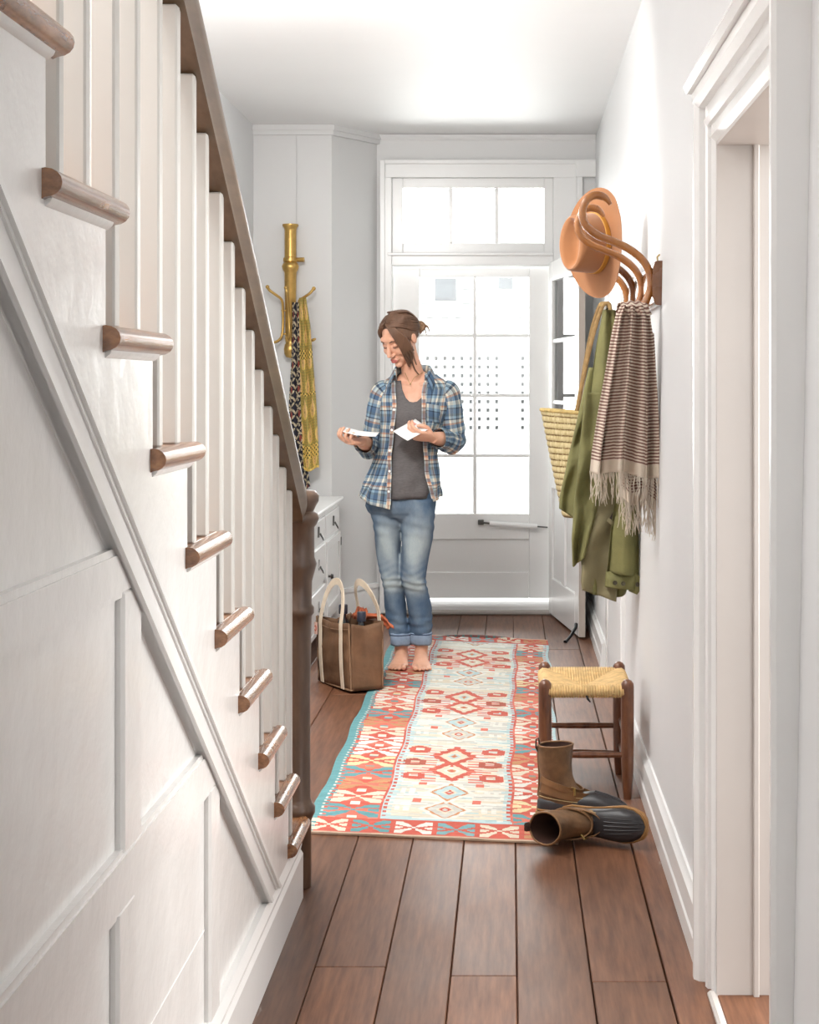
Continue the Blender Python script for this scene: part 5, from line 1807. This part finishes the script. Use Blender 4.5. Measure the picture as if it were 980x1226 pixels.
crs = np.sin(co[:, 2] * 190 + 3 * np.sin(co[:, 0] * 40)) * np.exp(-((co[:, 2] - .42) / .06) ** 2) * .12
ca = me.color_attributes.new('Col', 'FLOAT_COLOR', 'POINT')
c4 = np.ones((len(co), 4), dtype=np.float32); c4[:, :3] = np.clip(wear + crs, 0, 1)[:, None]
ca.data.foreach_set('color', c4.ravel())
jo = bpy.data.objects.new('jeans', me); COL.objects.link(jo); jo.parent = woman
me.materials.append(M_denim); me.shade_smooth()
M_cuff = plain('denim_inside', srgb(128, 144, 164), .9, var=.15, scale=40, bmp=.2, bscale=200)
for rs, tab in ((rj, RL), (lj, LL)):
    last = rs[-1]
    c = sum(last, Vector()) / len(last)
    prof_c = [(1.0, .050), (1.15, .048), (1.17, .022), (1.15, .004), (1.09, -.006), (.99, -.004), (.97, .01)]
    cu = MB().loft([[c + (p - c) * f + Vector((0, 0, dz_ + .0015 * math.sin(k * 1.3))) for k, p in enumerate(last)] for f, dz_ in prof_c], True, False).build('cuff', M_cuff, jo, 180, ORG0)
    MB().tube([c + (p - c) * 1.16 + Vector((0, 0, .043)) for p in last] + [c + (last[0] - c) * 1.075 + Vector((0, 0, .043))], .0022, 5).build('cuff_edge', plain('dark_denim_edge', srgb(52, 66, 92), .9), jo, 180, ORG0)
# ---------------------------------------------------------------- plaid shirt
def plaid():
    m, nt, b = new_mat('plaid_flannel')
    uvn = node(nt, 'ShaderNodeUVMap'); sx = node(nt, 'ShaderNodeSeparateXYZ'); nt.links.new(uvn.outputs[0], sx.inputs[0])
    nav, mid, lbl, crm, rst, slt = srgb(46, 60, 84), srgb(98, 126, 154), srgb(160, 184, 198), srgb(226, 222, 210), srgb(196, 146, 120), srgb(108, 124, 134)
    st_w = [(0, lbl), (.10, crm), (.20, rst), (.26, crm), (.34, mid), (.50, nav), (.56, lbl), (.66, mid), (.78, crm), (.86, slt), (.95, nav)]
    st_h = [(0, crm), (.14, lbl), (.24, nav), (.28, mid), (.46, slt), (.56, lbl), (.66, nav), (.70, crm), (.80, rst), (.86, mid)]
    cu = math_n(nt, 'FRACT', math_n(nt, 'MULTIPLY', sx.outputs['X'], 9.0))
    cv = math_n(nt, 'FRACT', math_n(nt, 'MULTIPLY', sx.outputs['Y'], 8.2))
    a = ramp(nt, cu, st_w, 'CONSTANT'); h = ramp(nt, cv, st_h, 'CONSTANT')
    c = mix(nt, .5, a, h)
    c = mix(nt, .55, c, mix(nt, 1.0, a, h, 'MULTIPLY'))
    f = noise_tex(nt, coords(nt, (1, 1, 1)), 9, 3)
    c = mix(nt, 1.0, c, ramp(nt, f, [(.3, (.85, .86, .88)), (.7, (1.1, 1.08, 1.05))]), 'MULTIPLY')
    nt.links.new(c, b.inputs['Base Color']); b.inputs['Roughness'].default_value = .9
    bump(nt, b, noise_tex(nt, coords(nt, (1, 1, 1)), 28, 3), .35, .006)
    return m
M_plaid = plaid()
edgeL = [(440, 473), (452, 471.5), (470, 473), (480, 473.5), (500, 473), (520, 471), (545, 469), (570, 468), (606, 466.5)]
edgeR = [(440, 508), (455, 508), (470, 505), (480, 505), (510, 505.5), (540, 507), (560, 509), (580, 512), (606, 516)]
def shirt_rows():
    rows = []; uv = []
    n = 72; nj = 60
    for j in range(nj + 1):
        py = 608 + (447 - 608) * j / nj
        x, a, b, y = tor(py)
        flare = .014 + .016 * max(0, (py - 540) / 68) 
        if py < 470: flare = .012
        a2, b2 = a + flare, b + flare + .004
        xl = W(lerp_table(edgeL, py)[0], py, -b2).x; xr_ = W(lerp_table(edgeR, py)[0], py, -b2).x
        bl = math.acos(max(-.97, min(.97, (xl - x) / a2))); br = math.acos(max(-.97, min(.97, (xr_ - x) / a2)))
        f0, f1 = -br, 2 * PI - bl
        row = []
        for i in range(n + 1):
            t = i / n; g = f0 + (f1 - f0) * t
            low = max(0, min(1, (py - 490) / 90))
            fold = low * (.007 * math.sin(g * 7 + py * .03) + .006 * math.sin(g * 11 - py * .05)) + .0025 * math.sin(g * 5 + py * .16)
            side_drop = math.cos(g) ** 2
            # shirt tail: the sides ride up
            pz = py
            if py > 575: pz = py - (py - 575) * .42 * side_drop
            off = .010 * low * max(0, -math.sin(g)) 
            row.append(Vector((x + (a2 + fold) * math.cos(g), y + (b2 + fold + off) * math.sin(g), zt(pz))))
            uv.append((g * .155, (608 - py) * .00385))
        rows.append(row)
    return rows, uv
rows, uv = shirt_rows()
sh = MB().grid(rows, uv).build('shirt', M_plaid, woman, 180, ORG0)
md = sh.modifiers.new('thick', 'SOLIDIFY'); md.thickness = .003; md.offset = 1
# front plackets
for col, nm in ((0, 'placket'), (-1, 'placket')):
    pts = [r[col] for r in rows[2:-4]]
    mb = MB()
    ri = []; uvp = []
    for k, p in enumerate(pts):
        dx_ = .011 if col == 0 else -.011
        ri.append([p + Vector((-.002 if col == 0 else .002, -.007, 0)), p + Vector((dx_ * 1.5, -.010, 0)), p + Vector((dx_ * 1.5, -.003, 0)), p + Vector((0, -.001, 0))])
        uvp += [(.02 + q * .01, k * .0105) for q in range(4)]
    mb.loft(ri, True, True, uvp).build(nm, M_plaid, sh, 60, ORG0)
    if col == -1:
        for k in (8, 17, 26, 35, 44):
            p = rows[k][-1] + Vector((-.008, -.0105, 0))
            MB().lathe([(.0052, 0), (.0056, .0012), (.004, .0022), (0, .002)], p, 12, Matrix.Rotation(PI / 2, 3, 'X')).build('shirt_button', M_cer, sh, 60, ORG0)
# breast pocket on her left
def on_shirt(px, py, e):
    x, a, b, y = tor(py); a2, b2 = a + .014, b + .018
    q = W(px, py, -b2); c = max(-.98, min(.98, (q.x - x) / a2))
    return Vector((q.x, y - b2 * math.sqrt(1 - c * c) - e, q.z))
rows_p = []; uvp = []
for j in range(7):
    py = 483 + 22 * j / 6
    rows_p.append([on_shirt(510.5 + 16 * i / 6, py + .5 * i, .006) for i in range(7)])
    uvp += [(.03 + i * .010, j * .014) for i in range(7)]
pk = MB().grid(rows_p, uvp).build('pocket', M_plaid, sh, 180, ORG0)
md = pk.modifiers.new('thick', 'SOLIDIFY'); md.thickness = .003; md.offset = 0
# sleeves with folds at the elbow, turned cuffs
def sleeve(S, E, Wr, top, frac, seed):
    pth = spline([tuple(top), tuple(S), tuple(S.lerp(E, .5)), tuple(E), tuple(E.lerp(Wr, .45)), tuple(E.lerp(Wr, frac))], 64)
    rg = random.Random(seed); ph = rg.uniform(0, 6)
    pts = [Vector(p) for p in pth]; rings = []; uv = []
    up = Vector((0, 1, 0)); L_ = 0
    u = None
    for i, p in enumerate(pts):
        t = (pts[min(63, i + 1)] - pts[max(0, i - 1)]).normalized()
        if u is None: u = Vector((0, -1, 0))
        u = (u - t * u.dot(t)).normalized(); w_ = t.cross(u)
        if i: L_ += (p - pts[i - 1]).length
        f = i / 63
        r = lerp_table([(0, .040), (.1, .052), (.3, .055), (.52, .052), (.62, .052), (.8, .046), (1, .043)], f)[0]
        ring_ = []
        for k in range(30):
            g = 2 * PI * k / 30
            wr = .0045 * math.sin(f * 60 + 2.4 * math.sin(g + ph)) * math.exp(-((f - .58) / .14) ** 2) + .003 * math.sin(g * 3 + f * 14 + ph) + .0035 * math.sin(f * 46 + 2 * math.cos(g)) * math.exp(-((f - .86) / .09) ** 2) + .0025 * math.sin(f * 30 + 3 * math.sin(g)) * math.exp(-((f - .2) / .1) ** 2)
            ring_.append(p + (u * math.cos(g) + w_ * math.sin(g)) * (r + wr))
            uv.append((g * .052 + .03, L_ + .05))
        rings.append(ring_)
    o = MB().loft(rings, True, False, uv).build('sleeve', M_plaid, sh, 180, ORG0)
    md = o.modifiers.new('thick', 'SOLIDIFY'); md.thickness = .003; md.offset = 1
    c = pts[-1]; last = rings[-1]; t = (pts[-1] - pts[-2]).normalized()
    cr = [[c + (p - c) * k_ + t * d for p in last] for k_, d in ((1.02, -.050), (1.10, -.048), (1.13, -.02), (1.13, .0), (1.06, .006), (.98, .002), (.95, -.02))]
    cuv = [(k * .012, q * .018) for q in range(7) for k in range(30)]
    MB().loft(cr, True, False, cuv).build('shirt_cuff', M_plaid, sh, 60, ORG0)
sleeve(RS + Vector((-.004, 0, .0)), RE, RWr, W(468, 466, .012), .72, 1)
sleeve(LS + Vector((.004, 0, .0)), LE, LWr, W(527, 466, .012), .74, 2)
# collar: stand and fall
cr = []; uvc = []
cpx = [(473.5, 449, -.062), (474, 441, -.040), (479, 437.5, .010), (490, 436, .052), (503, 437, .050), (513, 438.5, .016), (513, 444, -.026), (508.5, 452, -.058)]
top_ = [W(*c) for c in cpx]
ctr = sum(top_, Vector()) / len(top_)
T_ = spline([tuple(p) for p in top_], 40)
for i, p in enumerate(T_):
    p = Vector(p); f = i / 39
    out_ = Vector((p.x - ctr.x, p.y - ctr.y, 0)).normalized()
    pointy = max(0, 1 - min(f, 1 - f) / .16)
    drop = .038 + .028 * pointy
    cr.append([p + out_ * -.004 + Vector((0, 0, -.030)), p + Vector((0, 0, 0)), p + out_ * .006 + Vector((0, 0, .001)), p + out_ * (.018 + .012 * pointy) + Vector((0, -.004 * pointy, -drop * .5)), p + out_ * (.026 + .022 * pointy) + Vector((0, -.008 * pointy, -drop))])
    uvc += [(f * .3, q * .014) for q in range(5)]
cb_ = MB().grid(cr, uvc).build('collar', M_plaid, sh, 180, ORG0)
md = cb_.modifiers.new('thick', 'SOLIDIFY'); md.thickness = .003; md.offset = 0

# ---------------------------------------------------------------- the mail she holds
M_paper = plain('white_paper', (.86, .85, .83), .7, var=.02)
M_stamp = plain('pink_stamp', srgb(214, 150, 134), .7, var=.1)
def sheet(name, label, c, u, v, lu, lv, th, bend=0.0):
    u = Vector(u).normalized(); v = Vector(v); v = (v - u * v.dot(u)).normalized(); n_ = u.cross(v)
    rows = []
    for j in range(7):
        rows.append([c + u * (lu * (i / 8 - .5)) + v * (lv * (j / 6 - .5)) + n_ * bend * ((i / 8 - .5) ** 2 * 4) for i in range(9)])
    o = MB().grid(rows).build(name, M_paper, None, 60, org=c)
    md = o.modifiers.new('thick', 'SOLIDIFY'); md.thickness = th; md.offset = 0
    tag(o, label, 'mail')
    return o, u, v, n_
tipR = (rt[0] + rt[1] + rt[4]) / 3 + RW
mR = RQ(.115, .008, .030) + RW
lt_c = W(428, 527.5, -.25) + RW
letter, *_ = sheet('letter', 'white letter held nearly edge-on in the hand at the left', RQ(.070, .005, .026) + RW + Vector((.050, -.012, .013)), (1, -.08, -.14), (.10, 1, .20), .150, .085, .0012, .006)
envc = W(493, 516.5, -.245) + RW
envelope, eu, ev, en = sheet('envelope', 'white envelope held flat before the grey top', W(492.5, 515, -.195) + RW, (17, -14.3, -10), (24, 18.6, 13), .098, .132, .002, .002)
c = Vector(envelope.location)
st_ = MB()
e0 = c + eu * -.026 + ev * .034 + en * (.0042 if en.z > 0 else -.0042)
q_ = [e0 + eu * a + ev * b for a, b in ((-.012, -.010), (.012, -.010), (.012, .010), (-.012, .010))]
st_.add(q_ + [p - en * .0006 for p in q_], [(0, 1, 2, 3), (7, 6, 5, 4), (0, 4, 5, 1), (1, 5, 6, 2), (2, 6, 7, 3), (3, 7, 4, 0)])
st_.build('stamp', M_stamp, envelope)
# ================================================================== OUTSIDE THE FRONT DOOR
M_house = plain('white_clapboard', (.88, .88, .87), .6, var=.02, kind='Position')
M_deck = plain('pale_porch_boards', (.62, .6, .57), .6, var=.1, kind='Position')
o = MB().box(-4, 4, YB + .45, YB + 2.4, -.2, -.06, 0).build('ground_porch', M_deck); struct(o)
o = MB().box(-14, 14, YB + 2.4, 40, -.7, -.6, 0).build('ground_street', plain('pale_paving', (.6, .6, .58), .8, var=.05)); struct(o)
def Q(px, py, Y): return P(px, py, Y)
YN = 18.2
hs = thing('neighbouring_house', 'white house across the way seen through the glazed front door', 'building', (0, YN, -.6))
MB().box(-6, 6, YN, YN + 3, -.6, 5.5, 0).build('house_wall', M_house, hs)
mb = MB()
for k in range(38):
    z = -.5 + k * .16
    mb.prism([(YN - .03, z), (YN, z + .16), (YN, z)], 'x', -6, 6)
mb.build('clapboards', M_house, hs)['kind'] = 'stuff'
M_wg = plain('grey_window_glass', (.36, .37, .385), .1)
for (a, b, c, d) in ((521, 546, 334, 360), (597, 613, 333, 346), (440, 462, 334, 360)):
    p, q = Q(a, d, YN), Q(b, c, YN)
    w_ = MB().box(p.x - .07, q.x + .07, YN - .07, YN + .02, p.z - .07, q.z + .07, .01).build('window', M_house, hs)
    MB().box(p.x, q.x, YN - .085, YN - .065, p.z, q.z, 0).build('pane', M_wg, w_)
# porch railings of the house
YR_ = 15.8
pr = thing('porch_railing', 'white porch railing of spaced posts above a lattice across the way', 'railing', (0, YR_, -.6))
zt_, zb_ = Q(0, 366, YR_).z, Q(0, 400, YR_).z
MB().box(-3, 2.5, YR_ - .04, YR_ + .04, zt_ - .06, zt_, .01).build('top_rail', M_house, pr)
MB().box(-3, 2.5, YR_ - .04, YR_ + .04, zb_, zb_ + .06, .01).build('bottom_rail', M_house, pr)
for k in range(38):
    x = -2.9 + k * .145
    MB().box(x - .035, x + .035, YR_ - .03, YR_ + .03, zb_ + .05, zt_ - .05, 0).build('baluster', M_house, pr)
for x in (-2.0, .0, 2.0): MB().box(x - .07, x + .07, YR_ - .07, YR_ + .07, -.6, zt_ + .1, .01).build('rail_post', M_house, pr)
MB().box(-3, 2.5, YR_ + .3, YR_ + 1.7, -.6, zb_ - .1, 0).build('porch_shade_block', plain('porch_shade_grey', (.60, .61, .62), .8), pr)  # block behind the lattice; its grey stands in for shade in the gaps
la = MB()
z0_, z1_ = Q(0, 520, YR_).z, Q(0, 424, YR_).z
for k in range(62):
    x = -2.9 + k * .085
    la.box(x - .028, x + .028, YR_ - .015, YR_ + .01, z0_, z1_, 0)
k = 0
z = z0_
while z < z1_:
    la.box(-3, 2.5, YR_ - .03, YR_ - .012, z, z + .05, 0); z += .085
la.build('lattice', M_house, pr)['kind'] = 'stuff'
MB().box(-3, 2.5, YR_ - .02, YR_ + .02, z1_, zb_ + .01, 0).build('fascia', M_house, pr)
MB().box(-3, 2.5, YR_ - .02, YR_ + .02, -.6, z0_, 0).build('skirting_board', M_house, pr)
